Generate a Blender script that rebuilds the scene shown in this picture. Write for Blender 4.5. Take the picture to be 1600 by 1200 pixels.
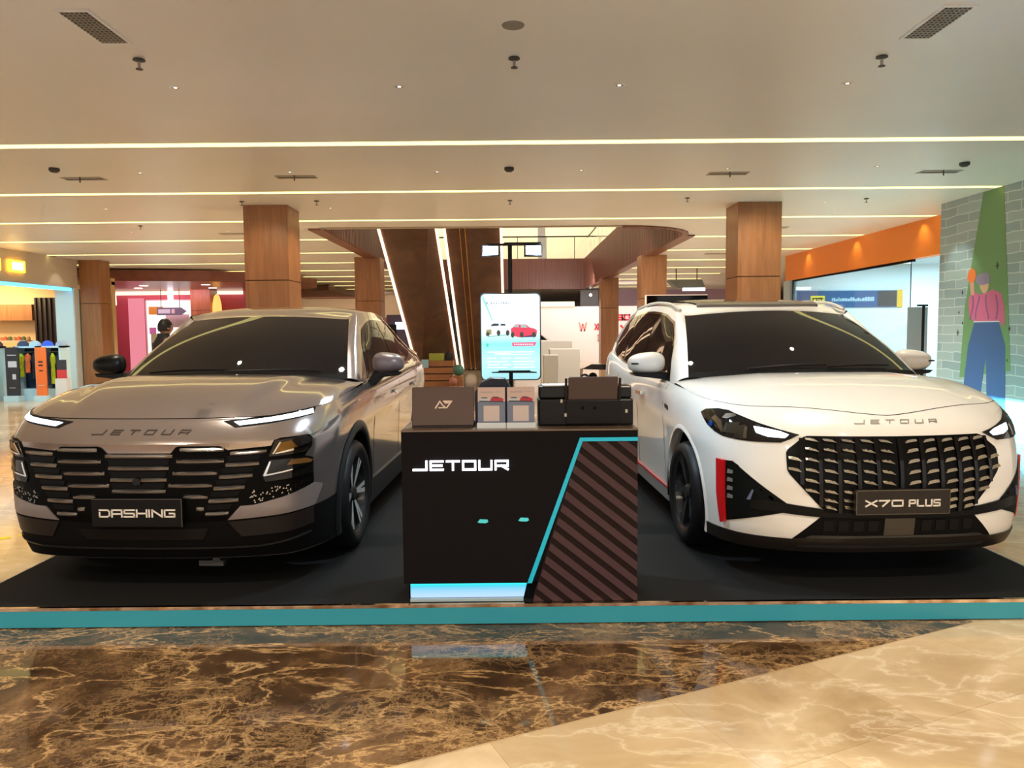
import bpy, bmesh, math, random
import numpy as np
from mathutils import Vector, Matrix
sc = bpy.context.scene
for o in list(bpy.data.objects): bpy.data.objects.remove(o)

# ---------------------------------------------------------------- camera
F_PX, CAM_H = 1202.0, 1.55
PITCH, YAW, ROLL = math.atan(85/F_PX), math.radians(0.13), math.radians(0.5)
fwd = Vector((math.sin(YAW)*math.cos(PITCH), math.cos(YAW)*math.cos(PITCH), -math.sin(PITCH)))
rt = Vector((math.cos(YAW), -math.sin(YAW), 0)); up = rt.cross(fwd)
rt2 = math.cos(ROLL)*rt - math.sin(ROLL)*up; up2 = math.sin(ROLL)*rt + math.cos(ROLL)*up
cd = bpy.data.cameras.new('camera'); cam = bpy.data.objects.new('camera', cd); sc.collection.objects.link(cam)
M = Matrix((rt2, up2, -fwd)).transposed().to_4x4(); M.translation = (0, 0, CAM_H); cam.matrix_world = M
cd.sensor_fit = 'HORIZONTAL'; cd.sensor_width = 36; cd.lens = F_PX/1600*36; cd.clip_start = .05; cd.clip_end = 300
sc.camera = cam
sc.view_settings.view_transform = 'Standard'; sc.view_settings.look = 'None'
sc.view_settings.gamma = 1; sc.view_settings.use_curve_mapping = False
sc.view_settings.exposure = 0.4
# ---------------------------------------------------------------- world and area lights
w = bpy.data.worlds.new('world'); sc.world = w; w.use_nodes = True
bg = w.node_tree.nodes['Background']; bg.inputs[0].default_value = (1.0, .90, .80, 1); bg.inputs[1].default_value = .95

def area(name, loc, target, size, sizey, power, color, spread=180):
    l = bpy.data.lights.new(name, 'AREA'); l.shape = 'RECTANGLE'; l.size = size; l.size_y = sizey
    l.energy = power; l.color = color; l.spread = math.radians(spread)
    o = bpy.data.objects.new(name, l); sc.collection.objects.link(o); o.location = loc
    o.rotation_euler = (Vector(target)-Vector(loc)).to_track_quat('-Z', 'Y').to_euler(); return o
def spot(name, loc, target, power, color, angle=60, blend=.6, r=.04):
    l = bpy.data.lights.new(name, 'SPOT'); l.energy = power; l.color = color; l.spot_size = math.radians(angle)
    l.spot_blend = blend; l.shadow_soft_size = r
    o = bpy.data.objects.new(name, l); sc.collection.objects.link(o); o.location = loc
    o.rotation_euler = (Vector(target)-Vector(loc)).to_track_quat('-Z', 'Y').to_euler(); return o
WARM = (1, .80, .58)
CEIL = 3.55

# ---------------------------------------------------------------- helpers
class MB:
    def __init__(s): s.v = []; s.f = []; s.m = []
    def add(s, vs, fs, m=0):
        b = len(s.v); s.v += [tuple(map(float, p)) for p in vs]; s.f += [tuple(b+i for i in f) for f in fs]; s.m += [m]*len(fs); return s
    def box(s, c, d, m=0, rot=None):
        x, y, z = [k/2 for k in d]
        vs = [Vector((a*x, b*y, e*z)) for a in (-1, 1) for b in (-1, 1) for e in (-1, 1)]
        if rot is not None: vs = [rot @ p for p in vs]
        vs = [p+Vector(c) for p in vs]
        return s.add(vs, [(0,1,3,2),(4,6,7,5),(0,4,5,1),(2,3,7,6),(0,2,6,4),(1,5,7,3)], m)
    def bb(s, a, b, m=0):
        return s.box([(a[i]+b[i])/2 for i in range(3)], [abs(b[i]-a[i]) for i in range(3)], m)
    def cyl(s, p0, p1, r, n=16, m=0, r1=None):
        p0 = Vector(p0); p1 = Vector(p1); r1 = r if r1 is None else r1
        q = (p1-p0).to_track_quat('Z', 'Y').to_matrix()
        vs = []
        for p, rr in ((p0, r), (p1, r1)):
            for i in range(n):
                a = 2*math.pi*i/n; vs.append(p+q@Vector((rr*math.cos(a), rr*math.sin(a), 0)))
        fs = [(i, (i+1) % n, n+(i+1) % n, n+i) for i in range(n)]+[tuple(range(n))[::-1], tuple(range(n, 2*n))]
        return s.add(vs, fs, m)
    def tube(s, pts, r, n=8, m=0):
        for a, b in zip(pts[:-1], pts[1:]): s.cyl(a, b, r, n, m)
        return s
    def grid(s, P, m=0, closed_u=False):
        """P[i][j] -> points"""
        n = len(P); k = len(P[0]); vs = [p for r in P for p in r]; fs = []
        for i in range(n if closed_u else n-1):
            for j in range(k-1):
                i2 = (i+1) % n; fs.append((i*k+j, i2*k+j, i2*k+j+1, i*k+j+1))
        return s.add(vs, fs, m)
    def lathe(s, prof, axis='z', c=(0,0,0), n=48, m=0):
        P = []
        for i in range(n):
            a = 2*math.pi*i/n; row = []
            for r, h in prof:
                x, y = r*math.cos(a), r*math.sin(a)
                p = (x, y, h) if axis == 'z' else ((h, x, y) if axis == 'x' else (x, h, y))
                row.append((p[0]+c[0], p[1]+c[1], p[2]+c[2]))
            P.append(row)
        return s.grid(P, m, True)
    def prism(s, poly, y0, y1, plane='xz', m=0):
        """closed outline extruded; plane xz -> y0..y1, yz -> x, xy -> z"""
        n = len(poly)
        def mp(a, b, t): return (a, t, b) if plane == 'xz' else ((t, a, b) if plane == 'yz' else (a, b, t))
        vs = [mp(a, b, y0) for a, b in poly]+[mp(a, b, y1) for a, b in poly]
        fs = [tuple(range(n)), tuple(range(n, 2*n))[::-1]]+[(i, n+i, n+(i+1) % n, (i+1) % n) for i in range(n)]
        return s.add(vs, fs, m)
    def build(s, name, mats, parent=None, loc=None, rotz=None, smooth=False, ang=35, bevel=0, solid=0, kind=None, merge=True):
        me = bpy.data.meshes.new(name); me.from_pydata(s.v, [], s.f)
        if not isinstance(mats, (list, tuple)): mats = [mats]
        for k in mats: me.materials.append(k)
        me.polygons.foreach_set('material_index', s.m)
        bm = bmesh.new(); bm.from_mesh(me)
        if merge: bmesh.ops.remove_doubles(bm, verts=bm.verts, dist=1e-5)
        bmesh.ops.recalc_face_normals(bm, faces=bm.faces); bm.to_mesh(me); bm.free()
        if smooth:
            me.shade_smooth(); me.set_sharp_from_angle(angle=math.radians(ang))
        o = bpy.data.objects.new(name, me); sc.collection.objects.link(o)
        if loc is not None: o.location = loc
        if rotz is not None: o.rotation_euler = (0, 0, rotz)
        if parent is not None: o.parent = parent
        if bevel:
            b = o.modifiers.new('bevel', 'BEVEL'); b.width = bevel; b.segments = 2; b.limit_method = 'ANGLE'; b.angle_limit = math.radians(40)
        if solid:
            b = o.modifiers.new('solid', 'SOLIDIFY'); b.thickness = solid
        if kind: o['kind'] = kind
        return o
def thing(name, label, cat, loc=(0,0,0), rotz=0, group=None):
    o = bpy.data.objects.new(name, None); sc.collection.objects.link(o); o.empty_display_size = .1
    o.location = loc; o.rotation_euler = (0, 0, rotz); o['label'] = label; o['category'] = cat
    if group: o['group'] = group
    return o
def tag(o, label, cat, group=None):
    o['label'] = label; o['category'] = cat
    if group: o['group'] = group
    return o
def struct(o): o['kind'] = 'structure'; return o
def dup(root, loc=None, rotz=None, label=None, group=None):
    r = root.copy(); sc.collection.objects.link(r)
    if loc is not None: r.location = loc
    if rotz is not None: r.rotation_euler = (0, 0, rotz)
    if label: r['label'] = label
    if group: r['group'] = group
    for ch in list(root.children):
        c = ch.copy(); sc.collection.objects.link(c); c.parent = r
        for g in ch.children:
            d = g.copy(); sc.collection.objects.link(d); d.parent = c
    return r

# ---------------------------------------------------------------- materials
def mat(name, col=(.5,.5,.5), rough=.5, metal=0, coat=0, emit=None, es=0, spec=.5, coatr=.03, trans=0):
    m = bpy.data.materials.new(name); m.use_nodes = True; b = m.node_tree.nodes['Principled BSDF']
    b.inputs['Base Color'].default_value = (*col, 1); b.inputs['Roughness'].default_value = rough; b.inputs['Metallic'].default_value = metal
    b.inputs['Coat Weight'].default_value = coat; b.inputs['Coat Roughness'].default_value = coatr; b.inputs['Specular IOR Level'].default_value = spec
    b.inputs['Transmission Weight'].default_value = trans
    if emit: b.inputs['Emission Color'].default_value = (*emit, 1); b.inputs['Emission Strength'].default_value = es
    return m
def nodes(m): return m.node_tree.nodes, m.node_tree.links, m.node_tree.nodes['Principled BSDF']
def ramp(N, stops, interp='LINEAR'):
    r = N.new('ShaderNodeValToRGB'); e = r.color_ramp.elements; r.color_ramp.interpolation = interp
    e[0].position = stops[0][0]; e[0].color = (*stops[0][1], 1); e[1].position = stops[-1][0]; e[1].color = (*stops[-1][1], 1)
    for p, c in stops[1:-1]:
        k = e.new(p); k.color = (*c, 1)
    return r
def texco(N, L, scale=(1,1,1), rot=(0,0,0), kind='Object'):
    t = N.new('ShaderNodeTexCoord'); mp = N.new('ShaderNodeMapping'); L.new(t.outputs[kind], mp.inputs[0])
    mp.inputs['Scale'].default_value = scale; mp.inputs['Rotation'].default_value = rot; return mp
def noise(N, L, src, scale, detail=4, rough=.5, dist=0):
    n = N.new('ShaderNodeTexNoise'); n.inputs['Scale'].default_value = scale; n.inputs['Detail'].default_value = detail
    n.inputs['Roughness'].default_value = rough; n.inputs['Distortion'].default_value = dist; L.new(src.outputs[0], n.inputs[0]); return n
def math_(N, L, op, a, b=None):
    n = N.new('ShaderNodeMath'); n.operation = op
    for i, x in enumerate((a, b)):
        if x is None: continue
        if isinstance(x, (int, float)): n.inputs[i].default_value = x
        else: L.new(x, n.inputs[i])
    return n
def mixc(N, L, fac, a, b):
    n = N.new('ShaderNodeMix'); n.data_type = 'RGBA'
    for i, x in ((0, fac), (6, a), (7, b)):
        if isinstance(x, (int, float)): n.inputs[i].default_value = x
        elif isinstance(x, tuple): n.inputs[i].default_value = (*x, 1)
        else: L.new(x, n.inputs[i])
    return n
def wood(name, c1, c2, scale=(6, 6, .5), rough=.4):
    m = mat(name, c1, rough); N, L, b = nodes(m); t = texco(N, L, scale)
    n = noise(N, L, t, 3, 6, .6, .8); r = ramp(N, [(.3, c1), (.7, c2)]); L.new(n.outputs[0], r.inputs[0]); L.new(r.outputs[0], b.inputs['Base Color']); return m
def lit(name, col, s): return mat(name, (0,0,0), .5, emit=col, es=s)

BLACK = mat('satin black plastic', (.005,.005,.006), .35, spec=.22)
MATTE = mat('matte black', (.003,.003,.0035), .7, spec=.1)
GLOSSB = mat('gloss black', (.003,.003,.004), .06, spec=.3)
CHROME = mat('chrome', (.75,.75,.76), .08, 1)
DCHROME = mat('dark chrome', (.42,.41,.40), .12, 1)
TINT = mat('tinted glass', (.010,.008,.008), .015, spec=.22)
RUBBER = mat('tyre rubber', (.006,.006,.007), .5, spec=.3)
ALU = mat('machined alloy', (.78,.78,.80), .3, .6)
RED = mat('red trim', (.55,.008,.012), .3, coat=1)
WHITE = mat('white lacquer', (.80,.80,.80), .3)
LED = lit('white led', (.72,.88,1), 6.5)
PLATE = mat('number board brown black', (.016,.012,.009), .35, spec=.3)
LETTER = mat('silver white letters', (.72,.66,.60), .35)

# ---------------------------------------------------------------- stroke lettering
GLY = {
 'J': [[(1,1),(1,0),(-.25,0)]], 'E': [[(1,1),(0,1),(0,0),(1,0)],[(0,.5),(.9,.5)]], 'T': [[(0,1),(1,1)],[(.5,1),(.5,0)]],
 'O': [[(0,0),(0,1),(1,1),(1,0),(0,0)]], 'U': [[(0,1),(0,0),(1,0),(1,1)]], 'R': [[(0,0),(0,1),(1,1),(1,.42),(0,.42)],[(.5,.42),(1,0)]],
 'D': [[(0,1),(.8,1),(1,.8),(1,.2),(.8,0),(0,0),(0,.62)]], 'A': [[(0,0),(0,1),(1,1),(1,0)],[(0,.42),(1,.42)]],
 'S': [[(1,1),(0,1),(0,.5),(1,.5),(1,0),(0,0)]], 'H': [[(0,1),(0,0)],[(1,1),(1,0)],[(0,.5),(1,.5)]], 'I': [[(0,1),(0,0)]],
 'N': [[(0,0),(0,1),(1,0),(1,1)]], 'G': [[(1,1),(0,1),(0,0),(1,0),(1,.5),(.5,.5)]], 'X': [[(0,1),(1,0)],[(0,0),(1,1)]],
 '7': [[(0,1),(1,1),(.35,0)]], '0': [[(0,0),(0,1),(1,1),(1,0),(0,0)]], 'P': [[(0,0),(0,1),(1,1),(1,.45),(0,.45)]], 'L': [[(0,1),(0,0),(1,0)]],
 'C': [[(1,1),(0,1),(0,0),(1,0)]], 'Y': [[(0,1),(.5,.5),(1,1)],[(.5,.5),(.5,0)]], '3': [[(0,1),(1,1),(1,0),(0,0)],[(.2,.5),(1,.5)]],
 'V': [[(0,1),(.5,0),(1,1)]], 'W': [[(0,1),(.25,0),(.5,.8),(.75,0),(1,1)]], 'B': [[(0,0),(0,1),(.9,1),(.9,.5),(0,.5)],[(.9,.5),(1,.25),(.9,0),(0,0)]],
 'M': [[(0,0),(0,1),(.5,.3),(1,1),(1,0)]], 'K': [[(0,1),(0,0)],[(1,1),(0,.45),(1,0)]], 'F': [[(0,0),(0,1),(1,1)],[(0,.5),(.8,.5)]],
 '4': [[(.8,0),(.8,1),(0,.3),(1,.3)]], '1': [[(.2,.8),(.5,1),(.5,0)]], 'Z': [[(0,1),(1,1),(0,0),(1,0)]],
 'a': [[(.1,0),(.5,1),(.9,0),(.3,0)]],
}
def strokes(text, x0, x1, z0, z1, th, gap=.28, shear=0, widths={}):
    """2D quads of a text fitted into a box"""
    ws = [widths.get(c, .05 if c == 'I' else (.45 if c == ' ' else 1)) for c in text]
    tot = sum(ws)+gap*(len(text)-1); k = (x1-x0-th)/tot; x = x0+th/2; out = []
    h = z1-z0-th
    for c, wd in zip(text, ws):
        for pl in GLY.get(c, []):
            pts = [Vector((x+px*wd*k+shear*pz*h, z0+th/2+pz*h)) for px, pz in pl]
            for i in range(len(pts)-1):
                a, b = pts[i], pts[i+1]
                d = (b-a); 
                if d.length < 1e-6: continue
                d.normalize(); n = Vector((-d.y, d.x))*th/2
                ea = d*th/2; eb = d*th/2
                out.append([a-ea-n, b+eb-n, b+eb+n, a-ea+n])
        x += (wd+gap)*k
    return out
def text_mb(quads, fmap, depth, sub=1, m=0, mb=None):
    """fmap(x,z,out)->point"""
    mb = mb or MB()
    for q in quads:
        n = 4
        fr = [fmap(p[0], p[1], depth) for p in q]; bk = [fmap(p[0], p[1], 0) for p in q]
        mb.add(fr+bk, [(0,1,2,3),(7,6,5,4)]+[(i, 4+i, 4+(i+1) % 4, (i+1) % 4) for i in range(4)], m)
    return mb
def flat(x0, y, z0, sx=1, rot=0):
    """plane facing -y at world y"""
    return lambda a, b, o: (a, y-o, b)
def smooth_poly(pts, n=4):
    out = []; N = len(pts)
    for i in range(N):
        p0, p1, p2, p3 = [np.array(pts[(i+k) % N], float) for k in (-1, 0, 1, 2)]
        for j in range(n):
            t = j/n; out.append(tuple(.5*((2*p1)+(-p0+p2)*t+(2*p0-5*p1+4*p2-p3)*t*t+(-p0+3*p1-3*p2+p3)*t**3)))
    return out
def patch(outline, fmap, out, depth, g=(.05, .05), m=0, mb=None):
    """a plate that follows a curved skin: outline in (a,b), fmap(a,b,out)->xyz"""
    mb = mb or MB(); bm = bmesh.new()
    vs = [bm.verts.new((p[0], p[1], 0)) for p in outline]; f = bm.faces.new(vs)
    bmesh.ops.triangulate(bm, faces=bm.faces[:], ngon_method='EAR_CLIP')
    for ax in (0, 1):
        lo = min(p[ax] for p in outline); hi = max(p[ax] for p in outline); k = math.ceil(lo/g[ax]+1e-4)
        while k*g[ax] < hi-1e-4:
            co = [0,0,0]; no = [0,0,0]; co[ax] = k*g[ax]; no[ax] = 1
            bmesh.ops.bisect_plane(bm, geom=bm.verts[:]+bm.edges[:]+bm.faces[:], plane_co=co, plane_no=no, dist=1e-6); k += 1
    bm.verts.ensure_lookup_table(); bm.verts.index_update()
    A = [fmap(v.co.x, v.co.y, out) for v in bm.verts]; B = [fmap(v.co.x, v.co.y, out-depth) for v in bm.verts]; n = len(A)
    fs = []
    for f in bm.faces:
        ids = [v.index for v in f.verts]; fs.append(tuple(ids)); fs.append(tuple(n+i for i in reversed(ids)))
    for e in bm.edges:
        if len(e.link_faces) == 1:
            a, b = e.verts[0].index, e.verts[1].index; fs.append((a, b, n+b, n+a))
    bm.free(); mb.add(A+B, fs, m); return mb
# ---------------------------------------------------------------- car surfaces
def spl(xs, ys):
    """monotone cubic interpolation (no overshoot)"""
    xs = np.array(xs, float); ys = np.array(ys, float)
    h = np.diff(xs); d = np.diff(ys) / h
    m = np.zeros(len(xs))
    m[0] = d[0]; m[-1] = d[-1]
    for i in range(1, len(xs) - 1):
        if d[i-1] * d[i] > 0:
            w1 = 2*h[i] + h[i-1]; w2 = h[i] + 2*h[i-1]
            m[i] = (w1 + w2) / (w1/d[i-1] + w2/d[i])
    def f(x):
        x = np.clip(np.asarray(x, float), xs[0], xs[-1])
        i = np.clip(np.searchsorted(xs, x) - 1, 0, len(xs) - 2)
        t = (x - xs[i]) / h[i]
        return ((1+2*t)*(1-t)**2*ys[i] + t*(1-t)**2*h[i]*m[i] + t*t*(3-2*t)*ys[i+1] + t*t*(t-1)*h[i]*m[i+1])
    return f

class CarSurf:
    """Analytic skin of one car in car space: x across, y backwards from the nose, z up from the ground."""
    def __init__(s, plan, top, front, side, gh, zb=.19):
        P = np.array(plan, float)
        # smooth the plan outline by dense sampling, then use arc length
        k = np.arange(len(P)); fx = spl(k, P[:,0]); fy = spl(k, P[:,1])
        kk = np.linspace(0, len(P)-1, 1500); X = fx(kk); Y = fy(kk)
        ker = np.ones(41)/41
        Xp = np.concatenate([-X[1:31][::-1], X, -X[-31:-1][::-1]]); Yp = np.concatenate([Y[1:31][::-1], Y, Y[-31:-1][::-1]])
        X = np.convolve(Xp, ker, 'same')[30:-30]; Y = np.convolve(Yp, ker, 'same')[30:-30]
        X[0] = 0; X[-1] = 0
        U = np.concatenate([[0], np.cumsum(np.hypot(np.diff(X), np.diff(Y)))])
        s.L = U[-1]; s.U = U; s.X = X; s.Y = Y
        nx = np.gradient(X, U); ny = np.gradient(Y, U)
        n = np.hypot(nx, ny); s.TX = nx/n; s.TY = ny/n
        s.topz = spl(*top)          # height of the wall top against y (front centre at y=0)
        s.front = spl(*front)       # setback of the nose against z
        s.side = spl(*side)         # setback of the flank against (z - top)
        s.zb = zb; s.gh = gh
    def plan(s, u):
        return np.interp(u, s.U, s.X), np.interp(u, s.U, s.Y), np.interp(u, s.U, s.TX), np.interp(u, s.U, s.TY)
    def top(s, u):
        x, y, a, b = s.plan(np.abs(u)); return s.topz(y)
    def P(s, u, z, out=0.):
        """point on the body wall; u signed arc length from the nose centre, z height"""
        sg = np.sign(u) if np.ndim(u) else (1. if u >= 0 else -1.)
        au = np.abs(u)
        x, y, tx, ty = s.plan(au)
        zt = s.topz(y)
        fw = np.clip(np.abs(tx), 0, 1)**1.0
        off = fw*s.front(z) + (1-fw)*s.side(z - zt)
        off = np.where(y > 2.4, fw*.6*np.clip(z-.6, 0, 1)*.3 + (1-fw)*s.side(z - zt), off)
        o = off - out
        # inward normal of the plan outline
        return np.array([sg*(x - ty*o), y + tx*o, z + 0*x])
    def hood_k(s, u, k, lift=0.):
        """hood skin between the wall top (k=0) and the cowl (k=1)"""
        g = s.gh
        u = float(u); sg = 1. if u >= 0 else -1.; au = abs(u)
        x, y, z = s.P(au, s.top(au))
        f = min(1., au / g['ucowl'])
        cx = g['cowlx'](f); cy = g['cowly'](cx); cz = g['cowlz'](cx)
        e = k
        X = x + (cx - x)*e; Y = y + (cy - y)*e
        zz = z + (cz - z)*(1 - (1-k)**1.6)
        b = g['hb'] * math.sin(math.pi*min(1, k**.7)) * (1 - f**3)
        if 'crease' in g:
            q = abs(X)/(g['crease'][0]+g['crease'][1]*k)
            b += g['ch']*math.sin(math.pi*min(1., k))*(1/(1+math.exp((q-1)*42)))
        return np.array([sg*X, Y, zz + b + lift])
    # greenhouse
    def ws(s, a, g):
        """windscreen, a in -1..1 across, g 0..1 up"""
        G = s.gh
        w = G['wb'] + (G['wt'] - G['wb'])*g
        y0 = G['yb'] + G['yc']*a*a; y1 = G['yt'] + G['ytc']*a*a
        z0 = G['zb'] - G['zbc']*a*a; z1 = G['zt'] - G['ztc']*a*a
        bul = .025*math.sin(math.pi*g)
        return np.array([a*w, y0 + (y1-y0)*g - bul*.5, z0 + (z1-z0)*g + bul])
    def sx(s, y, z):
        """x of the greenhouse flank at (y, z)"""
        G = s.gh
        zb = G['bz'](y); zt = G['rz'](y)
        t = (z - zb)/(zt - zb)
        xb = G['bx'](y); xt = G['rx'](y)
        return xb + (xt - xb)*t + .02*np.sin(np.pi*np.clip(t, 0, 1))
    def sidep(s, q, g):
        """flank of the greenhouse, q 0..1 front to rear, g 0..1 up"""
        G = s.gh
        yf = G['ya0'] + (G['ya1'] - G['ya0'])*g; yr = G['yd0'] + (G['yd1'] - G['yd0'])*g
        y = yf + (yr-yf)*q
        z = G['bz'](y) + (G['rz'](y) - G['bz'](y))*g
        return np.array([float(s.sx(y, z)), y, z])

def L1(xs, ys):
    return lambda x: float(np.interp(x, xs, ys))

def white_surf():
    plan = [(0,0),(.2,.003),(.4,.022),(.56,.06),(.69,.12),(.79,.195),(.865,.30),(.91,.43),(.938,.62),(.95,.93),(.95,1.4),(.95,2.0),(.95,2.8),(.95,3.6),(.945,4.1),(.915,4.4),(.83,4.58),(.6,4.68),(.3,4.70),(0,4.70)]
    top = ([0,.12,.3,.5,.9,1.3,1.8,2.6,3.4,4.0,4.4,4.7],[.925,.93,.955,.985,1.01,1.035,1.05,1.075,1.11,1.16,1.19,1.19])
    front = ([.15,.2,.25,.32,.42,.55,.66,.74,.80,.86,.90,.93,1.0],[.12,.07,.035,.01,.0,.0,.01,.03,.05,.075,.105,.145,.2])
    side = ([-1,-.8,-.66,-.5,-.35,-.22,-.12,-.05,0],[.05,.035,.03,.018,.012,.0,.006,.022,.055])
    gh = dict(ucowl=1.62, hb=.05,
        cowlx=L1([0,.3,.6,.85,1],[0,.30,.60,.82,.90]), cowly=L1([0,.4,.7,.82,.9],[1.08,1.12,1.24,1.34,1.42]), cowlz=L1([0,.4,.7,.82,.9],[1.135,1.13,1.10,1.075,1.055]),
        wb=.815, wt=.645, yb=1.06, yc=.25, yt=1.90, ytc=.17, zb=1.13, zbc=.035, zt=1.57, ztc=.035,
        bx=spl([1.2,1.6,2.5,3.5,4.0,4.5],[.885,.89,.895,.89,.875,.82]), bz=spl([1.2,1.8,2.6,3.4,4.0,4.5],[1.03,1.055,1.08,1.115,1.165,1.19]),
        rx=spl([1.9,2.4,3.0,3.6,4.2],[.69,.705,.705,.69,.65]), rz=spl([1.9,2.15,2.5,3.0,3.6,4.2,4.5],[1.52,1.575,1.62,1.64,1.625,1.585,1.56]),
        ya0=1.42, ya1=2.14, yd0=4.5, yd1=4.22, rc=[(1.9,1.575),(2.2,1.63),(2.6,1.672),(3.1,1.69),(3.7,1.675),(4.3,1.62)])
    return CarSurf(plan, top, front, side, gh)

def gray_surf():
    plan = [(0,0),(.25,.006),(.45,.025),(.62,.06),(.75,.115),(.822,.19),(.880,.30),(.925,.45),(.948,.65),(.95,.95),(.95,1.4),(.95,2.0),(.95,2.8),(.955,3.5),(.945,4.0),(.91,4.3),(.82,4.48),(.6,4.57),(.3,4.59),(0,4.59)]
    top = ([0,.1,.3,.5,.9,1.3,1.8,2.6,3.4,4.0,4.59],[.955,.965,.985,1.0,1.03,1.055,1.075,1.10,1.13,1.13,1.08])
    front = ([.15,.2,.28,.38,.48,.6,.7,.78,.82,.845,.86,.90,.93,.96,1.0],[.14,.10,.05,.02,.0,.0,.004,.012,.008,.004,.012,.048,.078,.115,.16])
    side = ([-1,-.8,-.62,-.45,-.3,-.2,-.1,-.04,0],[.05,.035,.028,.02,.012,.0,.004,.02,.05])
    gh = dict(ucowl=1.62, hb=.05, crease=(.46,.22), ch=.030,
        cowlx=L1([0,.3,.6,.85,1],[0,.30,.60,.82,.90]), cowly=L1([0,.4,.7,.82,.9],[1.14,1.18,1.28,1.38,1.45]), cowlz=L1([0,.4,.7,.82,.9],[1.14,1.135,1.115,1.09,1.075]),
        wb=.80, wt=.63, yb=1.14, yc=.23, yt=2.0, ytc=.13, zb=1.14, zbc=.03, zt=1.56, ztc=.03,
        bx=spl([1.2,1.6,2.5,3.5,4.0,4.5],[.885,.89,.895,.885,.86,.80]), bz=spl([1.2,1.8,2.6,3.2,3.7,4.5],[1.05,1.075,1.10,1.13,1.17,1.19]),
        rx=spl([1.9,2.4,3.0,3.6,4.2],[.665,.69,.685,.655,.60]), rz=spl([1.9,2.2,2.6,3.0,3.4,3.8,4.2],[1.51,1.575,1.60,1.585,1.53,1.44,1.34]),
        ya0=1.46, ya1=2.2, yd0=4.45, yd1=3.95, rc=[(2.0,1.565),(2.3,1.625),(2.7,1.655),(3.1,1.655),(3.6,1.60),(4.2,1.46)])
    return CarSurf(plan, top, front, side, gh)
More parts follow.
